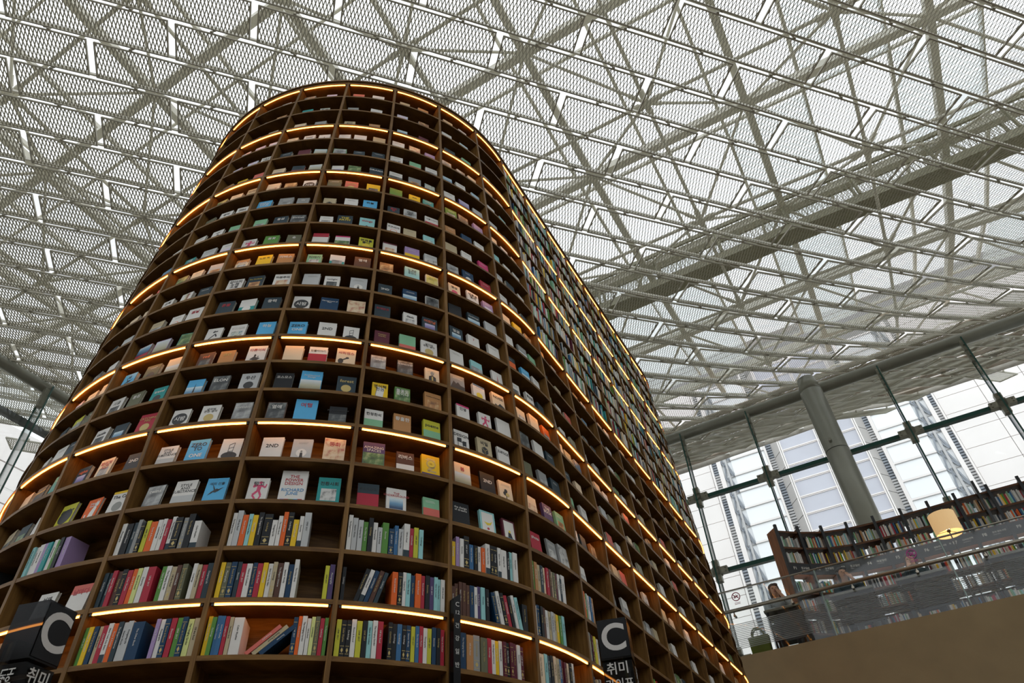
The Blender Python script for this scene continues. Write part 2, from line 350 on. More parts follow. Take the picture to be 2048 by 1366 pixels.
FIG_WORDS = {'piano': 'piano keys', 'swoosh': 'black brush stroke', 'stripes': 'green and gold stripes', 'tower': 'tower silhouette', 'bird': 'dark bird', 'figure': 'pink dancing figure', 'cat': 'white cat',
             'cube': 'black cube', 'chess': 'chess pieces', 'towerd': 'dark tower drawing', 'towerr': 'red tower', 'man': 'standing man', 'cow': 'black blotches', 'figures': 'small figures', 'suit': 'man in a suit',
             'book': 'open book', 'two': 'ringed number two', 'horses': 'dark horses', 'hill': 'black hill', 'chair': 'black chair', 'tree': 'dark tree', 'banana': 'yellow moon', 'dog': 'small dog'}
BOOKS_OUT = {}   # 'stuff' collectors by colour
def quadmesh(mb, x0, x1, z0, z1, y, mi=0): mb.box(x0, x1, y - .0004, y, z0, z1, mi)
def poly_on(mb, pts, y, w_, h_):
    mb.prism([((x - .5) * w_, z * h_) for x, z in pts], y - .0005, y)
def disc(cx, cz, rx, rz, n=20): return [(cx + rx * math.cos(-2 * math.pi * i / n), cz + rz * math.sin(-2 * math.pi * i / n)) for i in range(n)]
def limb(a, b, r): # thick stroke polygon
    dx, dz = b[0] - a[0], b[1] - a[1]; L_ = math.hypot(dx, dz); px, pz = -dz / L_ * r, dx / L_ * r
    return [(a[0] + px, a[1] + pz), (b[0] + px, b[1] + pz), (b[0] - px, b[1] - pz), (a[0] - px, a[1] - pz)]
def figure_polys(k):
    P = []
    if k == 'figure': P = [(disc(.58, .80, .09, .06), 'p'), ([(.45, .72), (.66, .72), (.62, .42), (.44, .44)], 'p'), (limb((.47, .70), (.25, .62), .035), 'p'), (limb((.25, .62), (.30, .75), .03), 'p'), (limb((.63, .68), (.85, .60), .035), 'p'), (limb((.85, .60), (.88, .74), .03), 'p'), (limb((.49, .45), (.28, .28), .05), 'p'), (limb((.28, .28), (.45, .12), .04), 'p'), (limb((.57, .45), (.70, .26), .05), 'p'), (limb((.70, .26), (.62, .08), .04), 'p')]
    elif k == 'cat': P = [([(.42, .08), (.80, .08), (.82, .55), (.72, .70), (.60, .62), (.48, .40)], 'w'), (disc(.74, .72, .13, .10), 'w'), ([(.64, .78), (.68, .92), (.74, .80)], 'w'), ([(.76, .80), (.84, .92), (.86, .76)], 'w'), (limb((.45, .10), (.22, .16), .04), 'w'), (limb((.22, .16), (.20, .34), .04), 'w')]
    elif k == 'bird': P = [([(.30, .45), (.55, .58), (.70, .52), (.52, .42)], 'k'), ([(.48, .55), (.28, .80), (.42, .52)], 'k'), ([(.55, .52), (.85, .62), (.60, .45)], 'k'), ([(.32, .46), (.18, .32), (.40, .42)], 'k')]
    elif k in ('tower', 'towerr'): i = 'r' if k == 'towerr' else 'k'; P = [([(.44, .15), (.58, .15), (.53, .60), (.51, .78), (.49, .60)], i), ([(.10, .10), (.90, .10), (.90, .20), (.60, .26), (.10, .18)], 'g')]
    elif k == 'towerd': P = [(disc(.5, .22, .38, .17), 'k'), (limb((.40, .2), (.40, .72), .012), 'k'), (limb((.60, .2), (.64, .80), .012), 'k'), (limb((.40, .72), (.64, .80), .012), 'k'), (limb((.40, .55), (.62, .6), .01), 'k'), (limb((.40, .4), (.61, .43), .01), 'k')]
    elif k == 'piano': P = [([(x, .0), (x + .07, .0), (x + .07, .34), (x, .34)], 'k') for x in (.06, .20, .38, .52, .66, .84)]
    elif k == 'stripes': P = [([(.42, .05), (.50, .05), (.50, .95), (.42, .95)], 'a'), ([(.55, .05), (.62, .05), (.62, .95), (.55, .95)], 'k'), ([(.66, .05), (.70, .05), (.70, .95), (.66, .95)], 'o')]
    elif k == 'swoosh': P = [(limb((.25, .25), (.60, .60), .03), 'k'), (limb((.60, .60), (.72, .42), .04), 'k'), (limb((.4, .72), (.7, .78), .03), 'k')]
    elif k == 'cube': P = [([(.5, .18), (.72, .28), (.72, .50), (.5, .60), (.28, .50), (.28, .28)], 'k'), (limb((.5, .38), (.5, .2), .008), 'a'), (limb((.5, .38), (.7, .49), .008), 'a'), (limb((.5, .38), (.3, .49), .008), 'a')]
    elif k == 'chess': P = [([(.2, .25), (.55, .18), (.75, .30), (.4, .40)], 'k'), (disc(.45, .45, .06, .08), 'k'), (disc(.62, .38, .05, .06), 'g')]
    elif k in ('man', 'suit'): P = [(disc(.5, .70 if k == 'suit' else .42, .13 if k == 'suit' else .05, .12 if k == 'suit' else .05), 'g'), ([(.22, .0), (.26, .48), (.5, .58), (.74, .48), (.80, .0)] if k == 'suit' else [(.42, .08), (.44, .36), (.56, .36), (.60, .08)], 'k')] + ([(limb((.5, .5), (.5, .1), .05), 'a')] if k == 'suit' else [])
    elif k == 'cow': P = [(disc(.25, .30, .14, .14), 'k'), (limb((.3, .35), (.55, .48), .03), 'k'), (disc(.58, .50, .09, .05), 'k'), (disc(.75, .1, .15, .1), 'r')]
    elif k == 'figures': P = [(disc(.5, .3, .07, .06), 'k'), ([(.42, .08), (.45, .25), (.56, .25), (.6, .08)], 'k'), (disc(.3, .15, .05, .04), 'r'), (disc(.68, .18, .05, .04), 'r')]
    elif k == 'book': P = [([(.25, .22), (.70, .18), (.78, .72), (.34, .78)], 'w'), ([(.25, .22), (.34, .78), (.30, .76), (.21, .24)], 'g')]
    elif k == 'two': P = [(disc(.52, .62, .27, .19, 28), 'a'), (disc(.52, .62, .20, .135, 28), 'y'), (disc(.52, .62, .14, .09, 28), 'a'), (disc(.52, .62, .08, .05, 28), 'y'), (limb((.70, .52), (.34, .32), .06), 'a'), (limb((.30, .30), (.80, .30), .035), 'a')]
    elif k == 'horses': P = [([(.0, .2), (.25, .62), (.42, .5), (.55, .6), (.72, .45), (1., .40), (1., .12), (.0, .08)], 'k'), (limb((.2, .2), (.18, .0), .03), 'k'), (limb((.7, .2), (.72, .0), .03), 'k')]
    elif k == 'hill': P = [([(.05, .05), (.2, .35), (.4, .28), (.6, .45), (.95, .30), (.98, .05)], 'k')]
    elif k == 'chair': P = [([(.2, .42), (.2, .60), (.5, .62), (.5, .42)], 'k'), ([(.55, .25), (.55, .48), (.82, .50), (.80, .25)], 'k'), (limb((.25, .42), (.25, .15), .015), 'k'), (limb((.6, .25), (.55, .08), .015), 'k'), (limb((.78, .25), (.82, .08), .015), 'k'), (limb((.2, .42), (.8, .4), .02), 'k')]
    elif k == 'tree': P = [(limb((.5, .1), (.5, .45), .03), 'k'), (disc(.42, .42, .14, .10), 'k'), (disc(.60, .38, .14, .09), 'a'), (disc(.5, .55, .12, .09), 'k')]
    elif k == 'banana': P = [([(.12, .08), (.88, .08), (.88, .92), (.12, .92)], 'w'), ([(.25, .52), (.45, .38), (.68, .42), (.82, .60), (.62, .50), (.44, .50)], 'y'), (disc(.5, .24, .08, .05), 'r')]
    elif k == 'dog': P = [([(.12, .08), (.90, .08), (.90, .92), (.12, .92)], 'w'), ([(.35, .15), (.40, .42), (.60, .40), (.72, .18)], 'k'), (disc(.52, .46, .08, .06), 'y'), (limb((.25, .16), (.8, .16), .02), 'b')]
    return P
def spec_of(code):
    fs = code.split(';'); base = fs[0]
    if base in PK: col = 'w'
    else: col = base if base in PAL else 'w'
    return col, fs[1:]
def cover_words(code):
    col, fs = spec_of(code); wds = [PAL[col][1]]
    extra = ''
    for f in fs:
        if f[0] == 'x' and f[1:] in FIG_WORDS: extra = FIG_WORDS[f[1:]]
        elif f[0] == 'o' and f[1:2] and not extra: extra = {'k': 'black disc', 'moon': 'moon', 'ring': 'thin ring'}.get(f[1:], 'round emblem')
        elif f[0] == 'i' and not extra: extra = PK[f[1]]
        elif f[0] == 'b' and f[1] in PAL and not extra: extra = PAL[f[1]][1] + ' base'
        elif f[0] == 'u' and f[1] in PAL and not extra: extra = PAL[f[1]][1] + ' top'
    return wds[0], extra
def book_body(w_, h_, d_, col, name, smallbook=False):
    """cover hull with pages set back; front face at y=0 facing -y, spine at x=-w/2"""
    m = MB(); t = .0022
    m.box(-w_ / 2, w_ / 2, 0, t, 0, h_); m.box(-w_ / 2, w_ / 2, d_ - t, d_, 0, h_); m.box(-w_ / 2, -w_ / 2 + t, t, d_ - t, 0, h_)
    if smallbook: m.box(-w_ / 2 + t, w_ / 2 - .003, t, d_ - t, .002, h_ - .002, 1)
    return m.mesh(name, [pm(col), PAGES])
def display_book(u, r, t, code, w_, h_, d_, label, detail):
    col, fs = spec_of(code)
    o = link('displayed_book', book_body(w_, h_, d_, col, 'displayed_book', not detail))
    z = SHELVES[r + 1][0] + BOARD + .0055 + d_ * .122
    p, n = plan(u + t); lean = math.radians(7)
    loc = front(u + t, z, .045)
    y = -n; x = y.cross(V((0, 0, 1))); zz = V((0, 0, 1))
    R_ = basis(x, y, zz, loc) @ Matrix.Rotation(-lean, 4, 'X') @ Matrix.Rotation(random.uniform(-.05, .05), 4, 'Z')
    o.matrix_world = R_
    tag(o, label, 'book', 'books displayed face out on the tower')
    if detail:
        m = MB(); m.box(-w_ / 2 + .0023, w_ / 2 - .003, .0023, d_ - .0023, .002, h_ - .002); m.build('page_block', PAGES, o)
        ytxt = -.0008; tops = []
        base = code.split(';')[0]
        for f in fs:
            if f[0] == 'i':
                x0, x1, z0, z1 = {'f': (.03, .97, .03, .97), 'h': (0.01, .99, .02, .58), 't': (.05, .95, .45, .95), 's': (.16, .84, .14, .58), 'u': (0.01, .99, .5, .98)}[f[2]]
                m = MB(); quadmesh(m, (x0 - .5) * w_, (x1 - .5) * w_, z0 * h_, z1 * h_, 0); m.build('cover_picture', PICS[PK[f[1]]], o)
            elif f[0] == 'b' and f[1:] == 'strip':
                for i, c in enumerate('LPEBr'):
                    m = MB(); quadmesh(m, (-.42 + .168 * i) * w_, (-.42 + .168 * (i + 1)) * w_, .06 * h_, .105 * h_, 0); m.build('colour_bar', pm(c), o)
            elif f[0] in 'bu' and f[1] in PAL and f[2:].isdigit() and int(f[2:]) > 0:
                k = int(f[2:]) / 10; m = MB()
                quadmesh(m, -w_ / 2, w_ / 2, 0 if f[0] == 'b' else h_ * (1 - k), h_ * k if f[0] == 'b' else h_, 0); m.build('colour_band', pm(f[1]), o)
            elif f[0] == 'o':
                ink = INK['k' if f[1:] in ('k', 'egg', 'umb', 'tree', 'swan') else 'y' if f[1:] in ('y', 'burst') else 'a' if f[1:] in ('a', 'burger') else 'p' if f[1:] == 'hill' else 'w' if f[1:] in ('pale', 'moon', 'l') else 'g' if f[1:] != 'ring' else 'o']
                big = f[1:] == 'k' and 'T' in code
                m = MB(); poly_on(m, disc(.5, .5 if big else .36, .42 if big else .26, .42 * w_ / h_ if big else .26 * w_ / h_, 28), -.0004, w_, h_); m.build('cover_emblem', ink, o)
                if f[1:] == 'ring':
                    m = MB(); poly_on(m, disc(.5, .36, .22, .22 * w_ / h_, 28), -.0008, w_, h_); m.build('cover_emblem', pm(col), o)
            elif f[0] == 'x':
                by = {}
                for pts, i in figure_polys(f[1:]): by.setdefault(i, []).append(pts)
                for q, (i, ps) in enumerate(by.items()):
                    m = MB()
                    for pts in ps: poly_on(m, pts, -.0004 - .0003 * q, w_, h_)
                    m.build('cover_drawing', INK[i], o)
            elif f[0] == 'T' and len(f) > 2:
                ink = INK.get(f[1], INK['k']); body = f[2:].strip(); tops.append((ink, body))
        zt = .80
        for ink, body in tops:
            lines = body.split('\n'); longest = max(max((2 if ord(ch) > 0x2e80 else 1) for ch in ln) * .5 * len(ln) for ln in lines)
            disced = ';ok' in code and len(body) <= 3
            size = min(.30 * w_ if len(body) <= 9 else .2 * w_, .84 * w_ / max(longest, 1) / .92)
            if disced: size = .34 * w_
            k = text_mesh(body, size, ink, spacing=.85)
            hh = size * .9 * len(lines)
            zc = .5 * h_ if disced else zt * h_ - hh * .3
            if '2ND' in body: zc = .62 * h_
            put_text(k, 'cover_title', o, Matrix.Translation((0, -.0012, zc)) @ Matrix.Rotation(math.pi / 2, 4, 'X'))
            zt -= hh / h_ + .05
        if not tops and random.random() < .6 and not any(f[0] == 'i' and f[2] == 'f' for f in fs):
            m = MB()   # a few printed lines too small to read
            for q in range(2): quadmesh(m, -w_ * random.uniform(.2, .36), w_ * random.uniform(.2, .36), h_ * (.84 - .06 * q), h_ * (.852 - .06 * q), 0)
            m.build('print_line', INK['g'] if col in 'wcljsT' else INK['w'], o)
    return o
ORD = ['first', 'second', 'third', 'fourth', 'fifth', 'sixth', 'seventh', 'eighth', 'ninth', 'tenth', 'eleventh', 'twelfth', 'thirteenth', 'fourteenth', 'fifteenth', 'sixteenth', 'seventeenth', 'eighteenth', 'nineteenth', 'twentieth', 'twenty-first', 'twenty-second', 'twenty-third', 'twenty-fourth']
def row_words(r):
    base = 0
    for lv, n_ in enumerate(NROW + [3]):
        if r < base + n_: return ORD[r - base] + ' shelf', ORD[lv] + ' strip'
        base += n_
def bay_words(u): return (ORD[-u - 1] + ' bay left of C12') if u < 0 else (ORD[u] + ' bay right of C12')
cells = []
for u in range(-6, 12):
    for r in range(0, 21):
        if u >= 2:
            if r <= 9 or r > 18 + (1 if u > 4 else 0): continue
            rng = random.Random(u * 50 + r); n_ = 3 if u < 6 and rng.random() < .5 else 2
            if u in (8, 9, 10) and 14 <= r <= 16 and rng.random() < .6: continue
            codes = [rng.choice(['w', 'w', 'l', 'c', 'g;i1f', 'w;i9s', 'd', 'w;i4h', 'l;i1s', 'E;i3h', 's', 'w;i1h', 'q;i6f', 'P', 'w;Tk산책', 'g;i5f', 'd;i2f']) for _ in range(n_)]
            if u == 2 and r == 18: codes = ['w;i9s']
        elif r > 18: continue
        elif u == -6: codes = ['w', 'l', 'c'][: 2 + r % 2]
        else:
            codes = DISP[u][r].split(',')
        cells.append((u, r, codes))
items = []
for u, r, codes in cells:
    n_ = len(codes); rng = random.Random(u * 101 + r)
    for i, c in enumerate(codes):
        t = {1: [.5], 2: [.24, .66], 3: [.19, .50, .81], 4: [.14, .38, .62, .86]}[n_][i] + rng.uniform(-.035, .035)
        if u == 2 and r == 18: t = .3
        w_ = rng.uniform(.108, .132); h_ = w_ * rng.uniform(1.38, 1.5); d_ = rng.uniform(.014, .028)
        if n_ == 2 and r < 3: h_ *= .92
        if 'POWER' in c: w_, h_ = .150, .228
        if c.startswith('B;Tr여행') or 'AMAZING' in c or 'Architectural' in c: w_, h_ = .138, .2
        bw = (front(u + 1, SHELVES[r + 1][0]) - front(u, SHELVES[r + 1][0])).length; hf = (w_ / 2 + .026) / bw; t = max(hf, min(1 - hf, t))
        ap = apparent(u + t - .5, SHELVES[r + 1][0])
        pos = {1: ['alone'], 2: ['left of two', 'right of two'], 3: ['left', 'middle', 'right'], 4: ['leftmost', 'second', 'third', 'last']}[n_][i]
        items.append((ap, u, r, t, c, w_, h_, d_, pos))
items = [i for i in items if i[0] > 0]
items.sort(key=lambda i: -i[0])
massd = {}
for k, (ap, u, r, t, c, w_, h_, d_, pos) in enumerate(items):
    if k < 300:
        c1, ex = cover_words(c); s_, l_ = row_words(r)
        lab = f"{c1} book{' with ' + ex if ex else ''}, {pos}, {s_} under {l_}, {bay_words(u)}"
        if len(lab.split()) > 16: lab = f"{c1} book, {pos}, {s_} under {l_}, {bay_words(u)}"
        display_book(u, r, t, c, w_, h_, d_, lab, True)
    else:
        col = spec_of(c)[0]; m = massd.setdefault('all', MB()); cl = massd.setdefault('mats', [])
        z = SHELVES[r + 1][0] + BOARD + .0045; p, n = plan(u + t); loc = front(u + t, z, .045); y = -n; x = y.cross(V((0, 0, 1))); zz = (V((0, 0, 1)) + y * .12).normalized()
        mm = PICS[PK[c.split(';')[1][1]]] if ';i' in c else pm(col)
        if mm not in cl: cl.append(mm)
        if PAGES not in cl: cl.append(PAGES)
        q = [loc + x * a * w_ / 2 + y * b for a, b in ((-1, 0), (1, 0), (1, .004), (-1, .004))]
        m.hexa(q + [v + zz * h_ for v in q], cl.index(mm))
        q = [loc + x * (a * w_ / 2 - .002) + y * b for a, b in ((-1, .004), (1, .004), (1, d_), (-1, d_))]
        m.hexa(q + [v + zz * (h_ - .003) for v in q], cl.index(PAGES))
o = massd['all'].build('distant_face_out_books', massd['mats'])
tag(o, 'smaller face-out books on the far bays of the tower', 'books', kind='stuff')
# ---------------------------------------------------------------- books standing spine out
# tokens: colour [* thick, + tall, - short, > leaning right, < leaning left] ; '_' a gap
SPINES = {
 (19, -5): 't o+ k w w k', (19, -4): 'T w w* L t* w e k L*', (19, -3): 'w k* d g+ k Y o* w w r w+ k* g k+* w*-', (19, -2): 'w+ l+ o T y k+ k* w- w o+ k+ y- w l+* ____', (19, -1): 'w+ l+ l e k+ w l- e* n- b l- w+* r Y T ___',
 (19, 0): 'y- L w k+* b- k- w- o- w* k k w w* k T w*', (19, 1): 'e q s d c r Q s z m w d- w*+',
 (20, -3): 'd d r Q k r o j w r* _ e w s Q z _ w s r d', (20, -2): 'y z n d r w n r y w s Q w n w+ _____ Y v', (20, -1): 'k __ k> w> n> Q> d> ___ o* k w T n o* r k v T T w', (20, 0): 'Q- Q Q Q Q n w v T k __ n< w< k< r< k< w< T< k*-', (20, 1): 'w n k Q w* s l s y e T ___',
 (21, -3): 'e y n s r w o d l l n** __ L w n r e n j s', (21, -2): 'y e b b r s w** _ P>> s>> n>> _____ n o w w j z r e', (21, -1): 'Y k k w Y k T w r _ k k b k n Y b r w Y n k r', (21, 0): 'r k n* q* g* z* r w y w m k m m w m', (21, 1): 'c** T d k c s b m m c k w',
 (21, -4): 'k* d* q* d s k', (19, 2): 'w o e l w b q', (20, 2): 'd g k m Y y w', (21, 2): 'w n d s k g', (20, 3): 'k m e y g w', (21, 3): 'w T c d l y w s', (21, 4): 'o w e T k l', (20, 4): 'w d e y k r'}
SPT = ['Cardiology', 'CONTINUES', 'The Hanging Garden', 'LINK 2017', 'Room & Round', 'Color Rhythm', 'Designing Life', 'The Elegant Universe', 'New York City Sides', 'Off the Road', 'Valeur de Couleur', 'Decorate', 'Photography', 'The Other Book', 'Interior Works']
sp = []
def spine_row(u, r, toks, rng):
    x = .5 * UPR + .008; L_ = LS - UPR * .5 - .006; out = []
    for tk in toks.split():
        if tk[0] == '_': x += .028 * len(tk); continue
        c = tk[0]; f = tk[1:]
        t = rng.uniform(.021, .029) * (2.2 if '**' in f else 1.55 if '*' in f else 1.0)
        h = rng.uniform(.186, .2) * (1.1 if '+' in f else .86 if '-' in f else 1.)
        lean = (.82 if '>>' in f else .3 if '>' in f else -.22 if '<' in f else 0.)
        out.append([x, t, h, c, lean])
        x += t / math.cos(lean) * 1.07 + .002 if lean else t * 1.066 + .0012
    tot = x
    if tot > L_:
        k = (L_ - .5 * UPR - .008) / (tot - .5 * UPR - .008)
        for q in out: q[0] = .5 * UPR + .008 + (q[0] - .5 * UPR - .008) * k; q[1] *= k
    return out
for (r, u), toks in SPINES.items():
    rng = random.Random(r * 77 + u)
    for i, q in enumerate(spine_row(u, r, toks, rng)): sp.append((apparent(u + q[0] / LS - .5, SHELVES[r + 1][0]) * (1.0), u, r, i, q))
rest = []
for u in range(2, 12):
    for r in range(0, 10):
        rng = random.Random(u * 31 + r * 7); x = .02; 
        while x < LS * rng.uniform(.82, .97):
            t = rng.uniform(.014, .03)
            rest.append((u, r, 0, [x, t, rng.uniform(.16, .23), rng.choice('wwwwllccgdkTtbnrmeEysq'), 0])); x += t + .002
            if rng.random() < .06: x += .06
for u in range(5, 12):
    for r in range(20, 22):
        rng = random.Random(u * 13 + r); x = .02
        while x < LS * .85:
            t = rng.uniform(.018, .03); rest.append((u, r, 0, [x, t, rng.uniform(.16, .2), rng.choice('wwlcgdkTbrysq'), 0])); x += t + .002
sp = [s for s in sp if s[0] > 0]; sp.sort(key=lambda s: -s[0])
def spine_frame(u, r, q):
    x, t, h, c, lean = q; uu = u + (x + t / 2) / LS; rng = random.Random(int(x * 9999) + u * 7 + r)
    z = SHELVES[r + 1][0] + BOARD + .0046 + (abs(math.sin(lean)) * t * (.5 if abs(lean) < .5 else .5))
    p, n = plan(uu); y = -n; loc = front(uu, z, .014 + rng.random() * .012)
    M = basis(y.cross(V((0, 0, 1))), y, V((0, 0, 1)), loc)
    return M @ Matrix.Rotation(lean, 4, 'Y')
for k, (ap, u, r, i, q) in enumerate(sp):
    if k >= 300: rest.append((u, r, i, q)); continue
    x, t, h, c, lean = q; d = random.Random(k).uniform(.125, .15); b = .002
    m = MB()
    m.box(-t / 2, t / 2, 0, b, 0, h); m.box(-t / 2, -t / 2 + b, b, d, 0, h); m.box(t / 2 - b, t / 2, b, d, 0, h)
    o = m.build('shelved_book', pm(c)); o.matrix_world = spine_frame(u, r, q)
    m = MB(); m.box(-t / 2 + b, t / 2 - b, b, d - .003, .002, h - .003); m.build('page_block', PAGES, o)
    ink = 'k' if c in 'wcljTYs' else 'a' if c in 'kmQnzg' and k % 3 else 'w'
    ttl = SPT[(i * 7 + r * 3 + u * 5) % len(SPT)]
    if c == 'Y': ttl = 'LINK 2017'
    if c == 'k' and i % 2 == 0: ttl = 'Cardiology'
    if c == 'o': ttl = 'Room & Round'
    put_text(text_mesh(ttl, min(t * .5, .0125), INK[ink]), 'spine_title', o, Matrix.Translation((0, -.0008, h * .60)) @ Matrix.Rotation(math.pi / 2, 4, 'X') @ Matrix.Rotation(-math.pi / 2, 4, 'Z'))
    if c in 'kmsgzn' and k % 2 and t > .018:
        for zz in (.10, .3, .86):
            m = MB(); m.box(-t * .42, t * .42, -.0006, 0, h * zz, h * (zz + .012)); m.build('spine_band', INK['a'], o)
        m = MB(); m.prism([(0, h * .13), (-t * .25, h * .20), (0, h * .27), (t * .25, h * .20)], -.0006, 0); m.build('spine_ornament', INK['a'], o)
    elif c == 'w' and k % 4 == 0:
        m = MB(); m.box(-t / 2, t / 2, -.0006, 0, 0, h * .22); m.build('spine_band', pm('d'), o)
    s_, l_ = row_words(r)
    how = ' leaning' if lean else ''
    tag(o, f"{PAL[c][1]} spine{how}, {ORD[i]}{' book' if len(PAL[c][1].split()) < 2 and not lean else ''} of {s_} under {l_}, {bay_words(u)}", 'book', 'books standing spine out on the tower')
m = MB(); cl = []
for u, r, i, q in rest:
    x, t, h, c, lean = q; M = spine_frame(u, r, q); mm = pm(c)
    if mm not in cl: cl.append(mm)
    ps = [M @ V(v) for v in ((-t / 2, 0, 0), (t / 2, 0, 0), (t / 2, .13, 0), (-t / 2, .13, 0), (-t / 2, 0, h), (t / 2, 0, h), (t / 2, .13, h), (-t / 2, .13, h))]
    m.hexa(ps, cl.index(mm))
tag(m.build('distant_upright_books', cl), 'small upright books filling the far upper bays of the tower', 'books', kind='stuff')
# things that are not books
o = display_book(-4, 20, .42, 'w;i#s;Tk서재', .118, .165, .02, 'white book with teal lettering behind the left sign box, nearly empty shelf', True)
o = display_book(-4, 20, .78, 'w;uP3;Tr날마다', .122, .172, .03, 'white book with salmon top standing alone right of the left sign box', True)
# ================================================================ CEILING OF MESH PANELS, ROOF FRAME
H = 14.5 * G
CPX = (.14603, .43326, .32407, .05927, .23677, -.03202, .01048, .00533, -.06393, .06294, -.01007, .03487, .03639, .03314)
UX = V((math.cos(CPX[2]), math.sin(CPX[2]), 0)); VX = V((-UX.y, UX.x, 0))
PB = CPX[4] * H; PA = CPX[3] * H
def cpoly(k, v):
    k = max(-5.2, min(5.6, k)) / 4; v = (max(-4, min(20, v)) - 6) / 8; c = CPX[5:]
    return 1 + c[0] * v + c[1] * v * v + c[2] * v ** 3 + c[3] * k + c[4] * k * v + c[5] * k * v * v + c[6] * k * k + c[7] * k * k * v + c[8] * k ** 3
def cpt(k, v, up=0.):
    p = (V((CPX[0], CPX[1], 0)) * H) + UX * (k * PB) + VX * (v * PA)
    return V((p.x, p.y, cpoly(k, v) * H + CZ + up))
N2 = V((-math.sin(math.radians(65.9)), math.cos(math.radians(65.9)), 0))
def inside(p):     # to the outer edge of the canopy on both glass sides
    z = p.z - CZ
    return p.dot(E2) <= 1.685 * z and p.dot(N2) <= 1.62 * z
ceiling = empty('ceiling'); tag(ceiling, kind='structure')
# one panel frame and one sheet of expanded metal, shared by all panels (unit: metres, origin at the panel centre)
pw, ph = PB * .958, PA * .925
fm = MB(); fw, fd = .02, .036
for a in (-1, 1):
    fm.box(-pw / 2, pw / 2, a * ph / 2 - (fw if a > 0 else 0), a * ph / 2 + (fw if a < 0 else 0), -fd / 2, fd / 2)
    fm.box(a * pw / 2 - (fw if a > 0 else 0), a * pw / 2 + (fw if a < 0 else 0), -ph / 2 + fw, ph / 2 - fw, -fd / 2, fd / 2)
for x in (-.27, .27):
    for a in (-1, 1):
        fm.box(x * pw - .022, x * pw + .022, a * (ph / 2 + .010) - .011, a * (ph / 2 + .010) + .011, -.005, .06)
frame_me = fm.mesh('mesh_panel', FRAMEM)
sm = MB(); NC, NH = 82, 6
dx = (pw - 2 * fw) / NC; dy = (ph - 2 * fw) / NH; rw, rt = .017, .005
wv = V((.7071, 0, .7071)) * rw / 2
for i in range(NC + 1):
    pts = [V((-pw / 2 + fw + dx * (i + (.25 if j % 2 else -.25) * (1 if i % 2 else -1) * 1.86), -ph / 2 + fw + j * dy, 0)) for j in range(NH + 1)]
    tv = V((.7071, 0, -.7071)) * rt / 2
    o_ = len(sm.v); lim = pw / 2 - fw * .5
    for p in pts:
        p.x = max(-lim, min(lim, p.x))
        sm.v += [tuple(p - wv - tv), tuple(p + wv - tv), tuple(p + wv + tv), tuple(p - wv + tv)]
    for j in range(NH):
        for q in range(4):
            sm.f.append((o_ + j * 4 + q, o_ + j * 4 + (q + 1) % 4, o_ + j * 4 + 4 + (q + 1) % 4, o_ + j * 4 + 4 + q)); sm.m.append(0)
sheet_me = sm.mesh('mesh_sheet', MESHM)
panels = []
for v in range(-14, 34):
    for k2 in range(-22, 26):
        if (k2 + v) % 2: continue
        k = k2 / 2
        c = cpt(k + .5, v + .46)
        if not inside(c) or c.dot(E2) < -9: continue
        px = pixel(c)
        vis = px and -260 < px[0] < 2310 and -150 < px[1] < 990
        panels.append((px[2] if vis else 900 + c.length, k, v, bool(vis)))
panels.sort()
def panel_matrix(k, v):
    a, b, c_, d = cpt(k + .021, v), cpt(k + .979, v), cpt(k + .979, v + .925), cpt(k + .021, v + .925)
    x = ((b - a) + (c_ - d)) / 2; y = ((d - a) + (c_ - b)) / 2; n = x.cross(y).normalized(); cen = (a + b + c_ + d) / 4
    return basis(x / pw, y / ph, n, cen)
far_f, far_s = MB(), MB()
for i, (dd, k, v, vis) in enumerate(panels):
    if not vis: continue
    M = panel_matrix(k, v)
    if i < 300:
        o = link('mesh_panel', frame_me, ceiling); o.matrix_world = M
        s_ = link('mesh_sheet', sheet_me, o)
    else:
        far_f.add([M @ V(q) for q in fm.v], fm.f); far_s.add([M @ V(q) for q in sm.v], sm.f)
far_f.add([M @ V(q) for q in fm.v], fm.f) if not far_f.v else None
if far_s.v:
    tag(far_f.build('far_panel_frame', FRAMEM, ceiling), kind='stuff'); tag(far_s.build('far_panel_sheet', MESHM, ceiling), kind='stuff')
# outside the picture the same ceiling goes on as plain woven screens
out = MB()
for dd, k, v, vis in panels:
    if vis: continue
    M = panel_matrix(k, v)
    for q in range(7):
        y0 = -ph / 2 + q * ph / 7
        out.hexa([M @ V(p) for p in ((-pw / 2, y0, 0), (pw / 2, y0, 0), (pw / 2, y0 + ph * .085, 0), (-pw / 2, y0 + ph * .085, 0), (-pw / 2, y0, .01), (pw / 2, y0, .01), (pw / 2, y0 + ph * .085, .01), (-pw / 2, y0 + ph * .085, .01))])
tag(out.build('outer_screen', MESHM, ceiling), kind='stuff')
# carrier rails over the joints
for v in range(-9, 30):
    m = MB(); run = []
    for k2 in range(-12, 16):
        a, b = cpt(k2 / 2, v - .037, .1), cpt(k2 / 2 + .5, v - .037, .1)
        if inside(a) and inside(b): m.bar(a, b, .032, .05)
    if m.v: m.build('carrier_rail', RAILM, ceiling)
